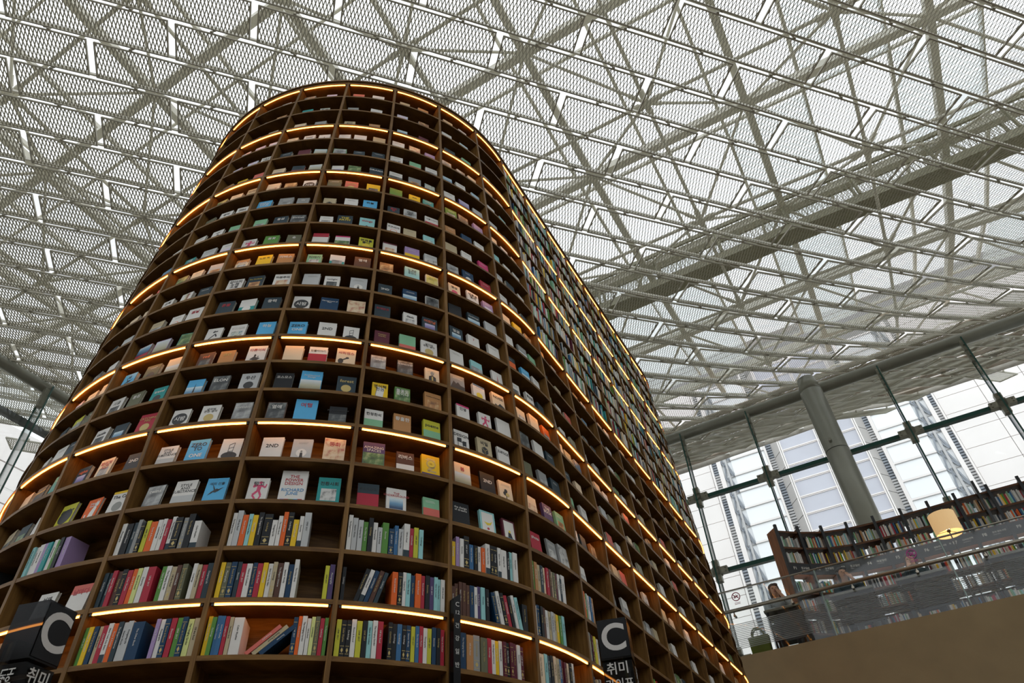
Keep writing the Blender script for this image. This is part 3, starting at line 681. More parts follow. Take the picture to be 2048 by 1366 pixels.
# ---- roof frame above
roof = empty('roof_frame'); tag(roof, kind='structure')
def R3(a, b, z): return E1 * a + E2 * b + V((0, 0, z + CZ))
e1s = [1.05 + 3.1 * i for i in range(-6, 7)]; e2s = [2.45 + 2.78 * i for i in range(-4, 6)]
ZU = 16.6 * G; ZD = 15.0 * G
x0, x1 = e1s[0] - 2, e1s[-1] + 2; y0, y1 = e2s[0] - 2, 17.4
def lift(a, b):    # the frame follows the hung ceiling gently
    p = E1 * a + E2 * b - V((CPX[0], CPX[1], 0)) * H
    return max(-.3, (cpoly(p.dot(UX) / PB, p.dot(VX) / PA) - 1) * H)
for b in e2s:
    big = abs(b - e2s[5]) < .01
    pts = [R3(a, b, ZU + lift(a, b)) for a in [x0] + e1s + [x1]]
    m = MB()
    for p, q in zip(pts, pts[1:]): m.bar(p, q, .15, .18)
    m.build('roof_beam', BEAMM, roof)
for a in e1s:
    pts = [R3(a, b, ZU + lift(a, b) - .02) for b in [y0] + e2s + [y1]]
    m = MB()
    for p, q in zip(pts, pts[1:]): m.bar(p, q, .13, .16)
    m.build('roof_beam', BEAMM, roof)
for i, a in enumerate(e1s[:-1]):
    for j, b in enumerate(e2s):
        am, bm = a + 1.55, b + 1.39
        low = R3(am, bm, ZD + .25 + lift(am, bm))
        px = pixel(low)
        if not px or not (-900 < px[0] < 2900 and -700 < px[1] < 1200): continue
        ups = [R3(aa, bb, ZU + lift(aa, bb)) for aa in (a, a + 3.1) for bb in (b, b + 2.78)]
        for q in ups:
            m = MB(); m.tube(low, q, .028, 8); d = (q - low)
            m.tube(low + d * .06, low + d * .14, .042, 8); m.build('strut', BEAMM, roof)
        for q in (R3(am + 3.1, bm, ZD + .25 + lift(am + 3.1, bm)), R3(am, bm + 2.78, ZD + .25 + lift(am, bm + 2.78))):
            m = MB(); d = q - low; m.tube(low, q, .034, 8)
            m.tube(low + d * .04, low + d * .09, .055, 8); m.tube(low + d * .91, low + d * .96, .055, 8); m.build('tie_rod', BEAMM, roof)
        m = MB(); m.tube(low - V((0, 0, .06)), low + V((0, 0, .06)), .09, 10); m.build('joint_node', BEAMM, roof)
# glazing bars and panes on top
ZG = ZU + .75
gx = [x0 + 1.55 * i for i in range(int((x1 - x0) / 1.55) + 1)]; gy = [y0 + 2.78 * i for i in range(int((y1 - y0) / 2.78) + 1)]
for a in gx:
    m = MB(); pts = [R3(a, b, ZG + lift(a, b)) for b in gy]
    for p, q in zip(pts, pts[1:]): m.bar(p, q, .06, .1)
    m.build('glazing_bar', BEAMM, roof)
for b in gy:
    m = MB(); pts = [R3(a, b, ZG + lift(a, b)) for a in gx]
    for p, q in zip(pts, pts[1:]): m.bar(p, q, .05, .08)
    m.build('glazing_bar', BEAMM, roof)
rng = random.Random(4)
for i in range(len(gx) - 1):
    for j in range(len(gy) - 1):
        a, b = gx[i] + .03, gy[j] + .03; c_, d = gx[i + 1] - .03, gy[j + 1] - .03
        q = [R3(x, y, ZG + lift(x, y) + .05) for x, y in ((a, b), (c_, b), (c_, d), (a, d))]
        px = pixel(q[0])
        if not px or not (-500 < px[0] < 2600 and -400 < px[1] < 1000): continue
        m = MB(); m.hexa(q + [p + V((0, 0, .02)) for p in q]); m.build('roof_pane', ROOFGLASS, roof)
        if px[0] > 1150 and rng.random() < .3:      # drawn roof blinds on the side of the tall neighbour
            m = MB()
            for s_ in range(9):
                t0, t1 = s_ / 9, (s_ + .86) / 9
                yy0, yy1 = b + (d - b) * t0, b + (d - b) * t1
                q = [R3(x, y, ZG + lift(x, y) - .12) for x, y in ((a, yy0), (c_, yy0), (c_, yy1), (a, yy1))]
                m.hexa(q + [p + V((0, 0, .004)) for p in q])
            tag(m.build('roof_blind', BLIND, roof), kind='stuff')
# catwalk hung in the roof
walk = empty('catwalk', R3(9, e2s[3], 15.2 * G)); inv = walk.matrix_world.inverted() if False else Matrix.Translation(-walk.location)
tag(walk, 'long olive grey maintenance catwalk with mesh railing hung above the ceiling panels', 'walkway')
WOL = mat('catwalk_paint', '#8f8c74', .5, 0, .06, 3)
yb = 10.85
wl = lambda a, dy, dz: inv @ R3(a, yb + dy, 15.45 * G + lift(max(-2, min(15, a)), yb) * .6 + dz)
aa = [-6 + 1.4 * i for i in range(18)]
m = MB()
for p, q in zip(aa, aa[1:]): m.bar(wl(p, 0, 0), wl(q, 0, 0), .42, .2)
m.build('deck_beam', WOL, walk)
for dy in (-.2, .2):
    m = MB()
    for p, q in zip(aa, aa[1:]): m.bar(wl(p, dy, .85), wl(q, dy, .85), .05, .1)
    m.build('handrail', WOL, walk)
    for p in aa:
        m = MB(); m.bar(wl(p, dy, .1), wl(p, dy, .85), .05, .05, V((1, 0, 0))); m.build('railing_post', WOL, walk)
    m = MB()
    for p, q in zip(aa, aa[1:]):
        for s_ in range(14):
            f0, f1 = s_ / 14, (s_ + 1) / 14
            A_, B_ = wl(p + (q - p) * f0, dy, .12), wl(p + (q - p) * f1, dy, .8)
            C_, D_ = wl(p + (q - p) * f1, dy, .12), wl(p + (q - p) * f0, dy, .8)
            m.bar(A_, B_, .008, .008); m.bar(C_, D_, .008, .008)
    tag(m.build('railing_mesh', WOL, walk), kind='stuff')
# ================================================================ GLASS WALLS, COLUMN
glass_wall = empty('window_1', W(0, 22, 5)); tag(glass_wall, kind='structure'); GI = Matrix.Translation(-glass_wall.location)
g_ = lambda u, D, z: GI @ W(u, D, z)
FINU = [-9.4, -6.95, -4.5, -2.06, .24, 2.4, 4.97, 7.4, 9.85]
ZT = [3.6, 6.36, 9.05, 11.69, 14.38]
for a, b in zip(FINU, FINU[1:]):
    for z0, z1 in zip(ZT, ZT[1:]):
        m = MB(); m.hexa([g_(a + .02, 22, z0 + .02), g_(b - .02, 22, z0 + .02), g_(b - .02, 22.03, z0 + .02), g_(a + .02, 22.03, z0 + .02),
                          g_(a + .02, 22, z1 - .02), g_(b - .02, 22, z1 - .02), g_(b - .02, 22.03, z1 - .02), g_(a + .02, 22.03, z1 - .02)])
        m.build('pane', GLASS, glass_wall)
for u in FINU:
    m = MB()     # glass fin with green cut edges
    m.hexa([g_(u - .012, 21.52, 3.6), g_(u + .012, 21.52, 3.6), g_(u + .012, 21.97, 3.6), g_(u - .012, 21.97, 3.6), g_(u - .012, 21.52, 14.2), g_(u + .012, 21.52, 14.2), g_(u + .012, 21.97, 14.2), g_(u - .012, 21.97, 14.2)], 0)
    for d in (21.50, 21.97):
        m.hexa([g_(u - .022, d, 3.6), g_(u + .022, d, 3.6), g_(u + .022, d + .03, 3.6), g_(u - .022, d + .03, 3.6), g_(u - .022, d, 14.2), g_(u + .022, d, 14.2), g_(u + .022, d + .03, 14.2), g_(u - .022, d + .03, 14.2)], 1)
    fin = m.build('glass_fin', [GLASS, GREEN], glass_wall)
    for z in ZT[1:4]:
        m = MB()
        for (du, dz, w_, h_) in ((-.2, 0, .3, .2), (.2, 0, .3, .2), (0, .2, .2, .3), (0, -.2, .2, .3), (0, 0, .26, .26)):
            c0, c1 = g_(u + du - w_ / 2, 21.76, z + dz - h_ / 2), g_(u + du + w_ / 2, 21.92, z + dz + h_ / 2)
            m.hexa([g_(u + du + sx * w_ / 2, D, z + dz + sz * h_ / 2) for sz in (-1, 1) for sx, D in ((-1, 21.7), (1, 21.7), (1, 21.9), (-1, 21.9))])
        for du, dz in ((-.28, .05), (.28, .05), (-.28, -.05), (.28, -.05), (0, .28), (0, -.28)):
            m.tube(g_(u + du, 21.66, z + dz), g_(u + du, 21.72, z + dz), .018, 8)
        m.build('cross_clamp', CLAMP, glass_wall)
    for z in (13.55, 14.0) if u != .24 else ():
        m = MB(); m.hexa([g_(u + sx * .07, D, z + sz * .2) for sz in (-1, 1) for sx, D in ((-1, 21.7), (1, 21.7), (1, 21.85), (-1, 21.85))])
        m.tube(g_(u, 21.62, z), g_(u, 21.72, z), .025, 8); m.build('fin_clamp', CLAMP, glass_wall)
for z in ZT[1:4]:
    m = MB(); m.bar(g_(FINU[0], 21.9, z), g_(FINU[-1], 21.9, z), .12, .09); m.build('transom', GREEN, glass_wall)
def long_tube(name, a, b, r, mt, par=None, n=20):
    m = MB(); m.tube(a, b, r, n); return m.build(name, mt, par, True)
o = long_tube('trim_1', W(-12, 22, 14.4), W(13, 22, 14.4), .145, TUBEM); tag(o, kind='structure')
col = empty('column', W(.27, 21.3, 3)); tag(col, kind='structure'); ci = Matrix.Translation(-col.location)
top = W(.2, 21.45, 14.55); m = MB(); bot = W(.27, 21.45, 2.0)
m.tube(ci @ bot, ci @ (bot + (top - bot) * .955), .255, 28); m.tube(ci @ (bot + (top - bot) * .955), ci @ top, .255, 28, .205)
m.build('shaft', TUBEM, col, True)
m = MB(); q = bot + (top - bot) * .78; m.tube(ci @ (q - E2 * .3 - E1 * .05), ci @ (q - E2 * .42 - E1 * .05), .04, 12); m.build('spotlight_stub', TUBEM, col)
m = MB(); m.tube(ci @ (bot + (top - bot) * .765), ci @ (bot + (top - bot) * .767), .2565, 28); m.build('weld_ring', mat('dark_joint', '#3c3d35', .6), col)
# far glass side behind the left of the tower
FL1 = V((N2.y, -N2.x, 0))     # along the wall, horizontal
def L_(s, D, z): return FL1 * s + N2 * D + V((0, 0, z + CZ))
DL = 21 * G; ZLW = 10.6
o = long_tube('trim_2', L_(-3, DL, ZLW), L_(17, DL, ZLW), .145, TUBEM); tag(o, kind='structure')
gl2 = empty('window_2'); tag(gl2, kind='structure')
for i in range(11):
    s = -2.2 + 1.75 * i
    m = MB(); m.hexa([L_(s - .008, DL - .32, 0), L_(s + .008, DL - .32, 0), L_(s + .008, DL, 0), L_(s - .008, DL, 0), L_(s - .008, DL - .32, ZLW - .1), L_(s + .008, DL - .32, ZLW - .1), L_(s + .008, DL, ZLW - .1), L_(s - .008, DL, ZLW - .1)], 0)
    for d in (DL - .335, DL - .01): m.hexa([L_(s - .016, d, 0), L_(s + .016, d, 0), L_(s + .016, d + .02, 0), L_(s - .016, d + .02, 0), L_(s - .016, d, ZLW - .1), L_(s + .016, d, ZLW - .1), L_(s + .016, d + .02, ZLW - .1), L_(s - .016, d + .02, ZLW - .1)], 1)
    m.build('glass_fin', [GLASS, GREEN], gl2)
    m = MB(); m.hexa([L_(s + a, DL - .18 + b, ZLW - .62 + c_) for c_ in (0, .5) for a, b in ((-.06, 0), (.06, 0), (.06, .1), (-.06, .1))]); m.build('fin_clamp', CLAMP, gl2)
    for z in (0, 2.7, 5.4, 8.0):
        m = MB(); z1 = min(z + 2.66, ZLW - .12); m.hexa([L_(s + a, DL + b, c_) for c_ in (z + .02, z1) for a, b in ((.02, 0), (1.73, 0), (1.73, .02), (.02, .02))]); m.build('pane', GLASS, gl2)
# outer canopy: slatted deck added to darken the panels that run on past the glass
SOFF = mat('canopy_shade_deck', '#b5a594', .7, 0, .1, 3)
can = MB()
def deck(pa, pb, pc, pd):
    for s_ in range(9):      # open slats, daylight shows between them
        f0, f1 = s_ / 9, (s_ + .72) / 9
        q = [pa.lerp(pd, f0), pb.lerp(pc, f0), pb.lerp(pc, f1), pa.lerp(pd, f1)]
        can.hexa([p + V((0, 0, .10)) for p in q] + [p + V((0, 0, .13)) for p in q])
for i in range(26):
    u0, u1 = -12 + i, -11 + i
    f = lambda u, D: (lambda p: V((p.x, p.y, hgt(p))))(W(u, D, 0))
    def hgt(p):
        q = V((p.x, p.y, 0)) - V((CPX[0], CPX[1], 0)) * H
        return cpoly(q.dot(UX) / PB, q.dot(VX) / PA) * H + CZ
    def edge(u):
        D = 24.5
        for _ in range(6): D = 1.702 * (hgt(W(u, D, 0)) - CZ) / G
        return D
    deck(f(u0, 22.3), f(u1, 22.3), f(u1, edge(u1)), f(u0, edge(u0)))
o = can.build('canopy', SOFF); o['kind'] = 'structure'; tag(o, kind='structure')
m = MB()
for i in range(26):
    u0, u1 = -12 + i, -11 + i; a, b = f(u0, edge(u0)), f(u1, edge(u1)); m.bar(a + V((0, 0, .2)), b + V((0, 0, .2)), .05, .45)
o = m.build('trim_3', mat('canopy_fascia', '#b9b3a8', .5)); tag(o, kind='structure')
m = MB(); m.bar(L_(-3, DL + 1.9, ZLW + .18), L_(18, DL + 1.9, ZLW + .18), .12, .16); o = m.build('trim_4', mat('dark_fascia', '#1d2420', .5)); tag(o, kind='structure')
# ================================================================ MEZZANINE
PLASTER = mat('olive_beige_plaster', '#8f7d5c', .85, noise=.05, scale=3)
MFLOOR = mat('dark_carpet', '#3a352d', .9, noise=.15, scale=30)
BLACKM = mat('black_steel', '#15181a', .45, .2, 0)
def wbox(mb, u0, u1, D0, D1, z0, z1, mi=0, inv=Matrix()):
    mb.hexa([inv @ W(u, D, z) for z in (z0, z1) for u, D in ((u0, D0), (u1, D0), (u1, D1), (u0, D1))], mi)
m = MB(); wbox(m, -9, 10, 17.0, 17.25, -2.26, 5.04); o = m.build('wall_right', PLASTER); tag(o, kind='structure')
m = MB(); wbox(m, -9, 10, 17.25, 21.9, 4.6, 5.0); o = m.build('mezzanine_floor', MFLOOR); tag(o, kind='structure')
m = MB(); m.box(-26, 26, -16, 34, -.1, 0); o = m.build('floor', mat('library_floor', '#5c5448', .5, noise=.06, scale=2)); tag(o, kind='structure')
WALLM = mat('atrium_wall', '#7c7262', .8, noise=.05, scale=2)
m = MB(); m.box(-26, 26, -14.3, -14, 0, 9); o = m.build('wall_back', WALLM); tag(o, kind='structure')
m = MB(); m.box(17, 17.3, -14, 6, 0, 9); o = m.build('wall_side', WALLM); tag(o, kind='structure')
m = MB(); m.box(-20.3, -20, -14, 2, 0, 9); o = m.build('wall_left', WALLM); tag(o, kind='structure')
# glass balustrade
bal = empty('glass_balustrade', W(0, 17.1, 5.04)); bi = Matrix.Translation(-bal.location)
tag(bal, 'clear glass balustrade with white stripes and steel handrail along the mezzanine edge', 'balustrade')
BU = [-9.45, -6.75, -4.05, -1.35, 1.35, 4.05, 6.75, 9.4]
FROST = glass_mat('frosted_film', (.9, .9, .9), .2, .5)
for a, b in zip(BU, BU[1:]):
    m = MB(); wbox(m, a + .012, b - .012, 17.08, 17.105, 5.04, 6.54, 0, bi); m.build('pane', GLASS, bal)
    m = MB()
    for i in range(15): wbox(m, a + .03, b - .03, 17.072, 17.078, 5.22 + i * .038, 5.22 + i * .038 + .02, 0, bi)
    tag(m.build('frosted_stripes', FROST, bal), kind='stuff')
    m = MB()
    for s_ in (a, b - .012): wbox(m, s_, s_ + .012, 17.06, 17.12, 5.04, 6.54, 0, bi)
    m.build('pane_edge', mat('pane_edge', '#8aa39a', .3, noise=0), bal)
    for q in (.25, .75):
        u = a + (b - a) * q; m = MB(); m.tube(bi @ W(u, 17.08, 5.93), bi @ W(u, 16.96, 5.93), .022, 8); m.tube(bi @ W(u, 16.97, 5.9), bi @ W(u, 16.97, 6.03), .012, 8); m.build('rail_bracket', STEEL, bal)
m = MB(); m.tube(bi @ W(-3.74, 16.95, 6.04), bi @ W(9.4, 16.95, 6.02), .03, 12); m.build('handrail', STEEL, bal, True)
m = MB(); m.tube(bi @ W(-3.9, 17.09, 6.57), bi @ W(9.4, 17.09, 6.55), .013, 10); m.build('top_rail', STEEL, bal, True)
def nosign(u, z, ink):
    m = MB(); n = 28
    P_ = lambda r, a: bi @ W(u + r * math.cos(a), 17.068, z + r * math.sin(a))
    P2 = lambda r, a: bi @ W(u + r * math.cos(a), 17.064, z + r * math.sin(a))
    for i in range(n):
        a, b = 2 * math.pi * i / n, 2 * math.pi * (i + 1) / n
        m.hexa([P_(.085, a), P_(.105, a), P_(.105, b), P_(.085, b), P2(.085, a), P2(.105, a), P2(.105, b), P2(.085, b)])
    for p, q, t in (((-.07, .06), (.07, -.06), .012), ((-.055, -.03), (.055, .03), .012), ((-.05, .04), (-.01, -.04), .01), ((.0, .05), (.04, -.03), .01)):
        m.bar(bi @ W(u + p[0], 17.066, z + p[1]), bi @ W(u + q[0], 17.066, z + q[1]), .004, t)
    for k in range(2): wbox(m, u - .07, u + .07, 17.064, 17.068, z - .15 - k * .03, z - .14 - k * .03, 0, bi)
    o = m.build('warning_sticker', ink, bal); return o
nosign(-3.25, 6.39, mat('sticker_maroon', '#9a3a55', .5, noise=0)); nosign(.72, 6.36, mat('sticker_magenta', '#b03a8f', .5, noise=0))
# curved open bookcase
CASE = [(-2.04, 18.63), (-1.55, 19.09), (-.99, 19.47), (-.36, 19.67), (.33, 19.75), (1.03, 19.76), (1.70, 19.75), (2.35, 19.72), (3.12, 19.73), (3.84, 19.74), (4.55, 19.74), (5.25, 19.74)]
bc = empty('open_bookcase', W(1, 19.7, 5.0)); qi = Matrix.Translation(-bc.location)
tag(bc, 'curved open-backed wooden bookcase with black uprights and lettered black sign band behind the balustrade', 'bookcase')
def nrm(i):
    a = CASE[max(i - 1, 0)]; b = CASE[min(i + 1, len(CASE) - 1)]; dx, dy = b[0] - a[0], b[1] - a[1]; L = math.hypot(dx, dy); return (-dy / L, dx / L)
CW = wood_mat('walnut_board', '#4a3020', '#6e4a30', (3, 3, 14)); ENDW = wood_mat('walnut_end', '#6d4428', '#8d5c38', (10, 10, 1.2))
PEACH = mat('lit_shelf_board', '#b98a68', .5, noise=.06, scale=8)  # peach tone puts the strip's glow into the colour of the lit shelf
Q = lambda i, d, z, off=0.: (lambda n: qi @ W(CASE[i][0] + n[0] * d, CASE[i][1] + n[1] * d, z))(nrm(i))
for i in range(len(CASE)):
    n = nrm(i); t = (n[1], -n[0]); m = MB(); hw = .035
    def P_(s, d, z): return qi @ W(CASE[i][0] + n[0] * d + t[0] * s, CASE[i][1] + n[1] * d + t[1] * s, z)
    m.hexa([P_(s, d, z) for z in (5.0, 8.57) for s, d in ((-hw, -.04), (hw, -.04), (hw, .02), (-hw, .02))]); m.build('black_upright', BLACKM, bc)
    m = MB(); m.hexa([P_(s, d, z) for z in (5.0, 8.5) for s, d in ((-.02, .02), (.02, .02), (.02, .42), (-.02, .42))]); m.build('side_panel', ENDW if i == 0 else CW, bc)
LV = [8.36, 7.90, 7.46, 7.25, 6.68, 6.2, 5.66, 5.08]
for i in range(len(CASE) - 1):
    for k, z in enumerate(LV):
        m = MB(); th = .05
        m.hexa([Q(i, .0, z), Q(i + 1, .0, z), Q(i + 1, .42, z), Q(i, .42, z), Q(i, .0, z + th), Q(i + 1, .0, z + th), Q(i + 1, .42, z + th), Q(i, .42, z + th)])
        m.build('case_shelf', PEACH if k == 3 else CW, bc)
    m = MB(); m.hexa([Q(i, -.03, 7.19), Q(i + 1, -.03, 7.19), Q(i + 1, .0, 7.19), Q(i, .0, 7.19), Q(i, -.03, 7.48), Q(i + 1, -.03, 7.48), Q(i + 1, .0, 7.48), Q(i, .0, 7.48)])
    sgn = m.build('sign_band', BLACKM, bc)
    m = MB(); m.hexa([Q(i, .02, 7.225), Q(i + 1, .02, 7.225), Q(i + 1, .05, 7.225), Q(i, .05, 7.225), Q(i, .02, 7.245), Q(i + 1, .02, 7.245), Q(i + 1, .05, 7.245), Q(i, .05, 7.245)])
    m.build('case_light', mat('case_led', '#ffc9a0', emit=(1, .62, .4), estr=9, noise=0), bc)
    a, b = V(W(*CASE[i], 7.3)), V(W(*CASE[i + 1], 7.3)); x = (b - a).normalized(); zz = V((0, 0, 1)); y = zz.cross(x)
    nm = ['F1', 'F2', 'F3', 'F4', 'F5', 'F6', 'F7', 'F8', 'F9', 'F10', 'F11'][i]; kr = ['종교일반', '종교일반', '종교일반', '예술일반', '여행일반', '영화/연극·대중문화', '디자인/건축', '한국·영미·사진', '음악', '역사', '철학'][i]
    org = bc.location
    def letter(body, size, s, dz):
        M = basis(x, zz, -y, a + x * ((b - a).length * s) + zz * dz - y * .026 - org)
        put_text(text_mesh(body, size, mat('sign_white', '#d8d5cc', .6, noise=0), 'LEFT'), 'sign_lettering', sgn, M)
    letter(nm, .075, .18, .03); letter(kr, .048 if len(kr) < 6 else .036, .18 + .075 * len(nm) / (b - a).length + .02, .035)
    letter('Religion' if i < 3 else 'Art & Culture', .02, .18 + .075 * len(nm) / (b - a).length + .02, -.005)
for i in range(len(CASE) - 1):
    m = MB(); m.hexa([Q(i, .36, 5.0), Q(i + 1, .36, 5.0), Q(i + 1, .4, 5.0), Q(i, .4, 5.0), Q(i, .36, 6.15), Q(i + 1, .36, 6.15), Q(i + 1, .4, 6.15), Q(i, .4, 6.15)])
    m.build('added_case_back', CW, bc)  # low back panel added to block the bright outside behind the lower shelves
rng = random.Random(11); m = MB(); cl = []
cols = 'wwwwwlllccgdkTbrmeyEsoq'
for i in range(len(CASE) - 1):
    a, b = V(CASE[i]), V(CASE[i + 1]); L = (b - a).length; t = (b - a) / L; n = V((-t.y, t.x))
    for zs, hmin, hmax, fill in ((7.95, .27, .35, .95), (7.51, .26, .34, .95), (6.73, .26, .34, .9), (6.25, .25, .34, .85), (5.71, .25, .34, .8), (5.13, .25, .34, .8)):
        s = .06
        if i == 3 and zs > 7.9: s = .1
        while s < L * (fill + .05 * rng.random()) - .06:
            w_ = rng.uniform(.018, .042); h = rng.uniform(hmin, hmax); d0 = .05 + rng.random() * .03; c = rng.choice(cols); mm = pm(c)
            if mm not in cl: cl.append(mm)
            p = a + t * s; q = p + t * w_; lean = n * 0
            pts = [W(v.x, v.y, z) for z in (zs + .002, zs + h) for v in (p + n * d0, q + n * d0, q + n * .3, p + n * .3)]
            m.hexa(pts, cl.index(mm)); s += w_ + .003
            if rng.random() < .03: s += .08
tag(m.build('bookcase_books', cl), 'rows of small upright books in the curved bookcase behind the balustrade', 'books', kind='stuff')
# black end sign standing out of the case
m = MB(); n = nrm(8); t = (n[1], -n[0])
m.hexa([W(CASE[8][0] - .28 + n[0] * d + t[0] * s, CASE[8][1] + n[1] * d + t[1] * s, z) for z in (7.48, 8.62) for s, d in ((-.03, -.34), (.03, -.34), (.03, -.06), (-.03, -.06))])
o = m.build('blade_sign', mat('smoked_sign', '#141618', .25, noise=0)); tag(o, 'tall black blade sign projecting from the curved bookcase near its F8 bay', 'sign')
# floor lamp
LX, LD = 1.7, 18.0
lamp = empty('floor_lamp', W(LX, LD, 5.0)); tag(lamp, 'lit floor lamp with cream drum shade and thin black pole behind the balustrade', 'lamp')
def Lz(z): return V((0, 0, (z - 5.0) * G))
SH = bpy.data.materials.new('lit_linen_shade'); SH.use_nodes = True
b_ = SH.node_tree.nodes['Principled BSDF']; b_.inputs['Base Color'].default_value = lin('#d8bf96'); b_.inputs['Roughness'].default_value = .9
b_.inputs['Emission Color'].default_value = (1, .62, .26, 1); b_.inputs['Emission Strength'].default_value = .42
m = MB(); r = .29 * G; n = 36; ri = r - .004
for i in range(n):
    a, c_ = 2 * math.pi * i / n, 2 * math.pi * (i + 1) / n
    p = lambda rr, an, z: V((rr * math.cos(an), rr * math.sin(an), 0)) + Lz(z)
    m.hexa([p(ri, a, 6.93), p(r, a, 6.93), p(r, c_, 6.93), p(ri, c_, 6.93), p(ri, a, 7.41), p(r, a, 7.41), p(r, c_, 7.41), p(ri, c_, 7.41)])
m.build('lamp_shade', SH, lamp)
m = MB(); m.tube(Lz(5.0), Lz(5.03), .13, 24); m.build('base', BLACKM, lamp)
m = MB(); m.tube(Lz(5.02), Lz(7.05), .011, 10); m.build('pole', BLACKM, lamp)
m = MB(); m.tube(Lz(6.98), Lz(7.02), .03, 12)
for k in range(3):
    a = 2.1 * k + .4; m.bar(Lz(7.0), V((ri * math.cos(a), ri * math.sin(a), 0)) + Lz(7.0), .006, .006)
m.build('shade_ring', BLACKM, lamp)
m = MB(); m.tube(Lz(7.05), Lz(7.2), .035, 12); m.build('bulb', mat('bulb_glow', '#ffe0b0', emit=(1, .72, .38), estr=25, noise=0), lamp)
# desks
DESKT = mat('desk_top', '#6f6d5d', .4, noise=.05); DESKF = mat('desk_panel', '#1c1d1b', .5, noise=.05)
def desk(u0, u1, D, label):
    o = empty('reading_desk', W((u0 + u1) / 2, D + .4, 5.0)); i_ = Matrix.Translation(-o.location); tag(o, label, 'desk', 'reading desks along the balustrade')
    m = MB(); wbox(m, u0, u1, D, D + .8, 5.99, 6.04, 0, i_); m.build('desk_top', DESKT, o)
    m = MB(); wbox(m, u0 + .3, u1 - .02, D + .08, D + .11, 5.3, 5.99, 0, i_); m.build('privacy_panel', DESKF, o)
    for u in (u0 + .05, u1 - .09):
        for d in (D + .05, D + .72):
            m = MB(); wbox(m, u, u + .045, d, d + .045, 5.0, 5.99, 0, i_); m.build('leg', BLACKM, o)
desk(-2.78, -1.95, 17.42, 'dark reading desk in front of the person in the grey hoodie')
desk(-1.25, -.3, 17.42, 'dark reading desk in front of the person in dark clothes')
desk(.2, 1.25, 17.42, 'dark reading desk right of the pink sticker on the glass')
desk(2.0, 3.1, 17.42, 'dark reading desk below the lamp pole, last along the rail')
# chairs behind the desks
def chair(u, D, label, colr):
    o = empty('desk_chair', W(u, D, 5.0)); tag(o, label, 'chair', 'desk chairs behind the balustrade'); i_ = Matrix.Translation(-o.location)
    m = MB(); wbox(m, u - .28, u + .28, D - .28, D + .28, 5.62, 5.69, 0, i_); m.build('seat', colr, o)
    m = MB(); wbox(m, u - .28, u + .28, D + .26, D + .32, 5.75, 6.2, 0, i_); m.build('backrest', colr, o)
    for a in (-.25, .22):
        for b in (-.25, .27):
            m = MB(); wbox(m, u + a, u + a + .035, D + b, D + b + .035, 5.0, 5.8 if b > 0 else 5.62, 0, i_); m.build('leg', BLACKM, o)
CHG = mat('green_chair_fabric', '#66702a', .9); CHB = mat('dark_chair_fabric', '#26282a', .9)
chair(-2.55, 18.62, 'dark chair under the person in the grey hoodie', CHB); chair(-.87, 18.45, 'dark chair under the person in dark clothes', CHB)
chair(.68, 18.45, 'dark chair under the person with only hair showing', CHB)
bag = empty('tote_bag', W(-3.08, 17.55, 5.0)); tag(bag, 'olive green tote bag on the floor at the left end behind the striped glass', 'bag')
m = MB(); m.hexa([(-.15, -.09, .002), (.15, -.09, .002), (.15, .09, .002), (-.15, .09, .002), (-.17, -.05, .38), (.17, -.05, .38), (.17, .05, .38), (-.17, .05, .38)]); m.build('bag_body', CHG, bag)
for yy in (-.04, .04):
    m = MB()
    for q in range(8):
        t0, t1 = math.pi * q / 8, math.pi * (q + 1) / 8
        m.bar((-.1 * math.cos(t0), yy, .40 + .12 * math.sin(t0)), (-.1 * math.cos(t1), yy, .40 + .12 * math.sin(t1)), .02, .02)
    m.build('handle', CHG, bag)
bag.rotation_euler = (0, 0, -.5)
# open newspaper and papers on the desks
for k, (u, lab) in enumerate(((-2.45, 'open white papers on the desk before the grey hoodie'), (.75, 'folded newspaper hanging over the desk beside the pink sticker'))):
    m = MB(); wbox(m, u - .3, u + .05, 17.44, 17.62, 6.042, 6.05); wbox(m, u + .06, u + .38, 17.44, 17.62, 6.042, 6.052)
    o = m.build('paper_sheets', mat('paper_white', '#cfcfc8', .8, noise=.1, scale=20)); tag(o, lab, 'paper')
# people
def skinned(name, nodes, edges, mt, parent, lev=2):
    me = bpy.data.meshes.new(name); me.from_pydata([n[0] for n in nodes], edges, []); me.materials.append(mt)
    o = link(name, me, parent); sk = o.modifiers.new('skin', 'SKIN'); sk.use_smooth_shade = True
    if not me.skin_vertices: me.attributes  # layer comes with the modifier
    for i, n in enumerate(nodes):
        r = n[1]; me.skin_vertices[0].data[i].radius = r if isinstance(r, tuple) else (r, r)
    me.skin_vertices[0].data[0].use_root = True
    o.modifiers.new('sub', 'SUBSURF').levels = lev; o.modifiers['sub'].render_levels = lev
    return o
def ball(mb, c, rx, ry, rz, n=14, k=9):
    vs = []; fs = []
    for j in range(k + 1):
        th = math.pi * j / k
        for i in range(n): vs.append((c[0] + rx * math.sin(th) * math.cos(2 * math.pi * i / n), c[1] + ry * math.sin(th) * math.sin(2 * math.pi * i / n), c[2] + rz * math.cos(th)))
    for j in range(k):
        for i in range(n): fs.append((j * n + i, (j + 1) * n + i, (j + 1) * n + (i + 1) % n, j * n + (i + 1) % n))
    mb.add(vs, fs)
SKIN = mat('skin', '#b98a6c', .6, noise=.03); EYE = mat('eye_dark', '#201814', .4, noise=0); LIP = mat('lip', '#8d4a44', .5, noise=0)
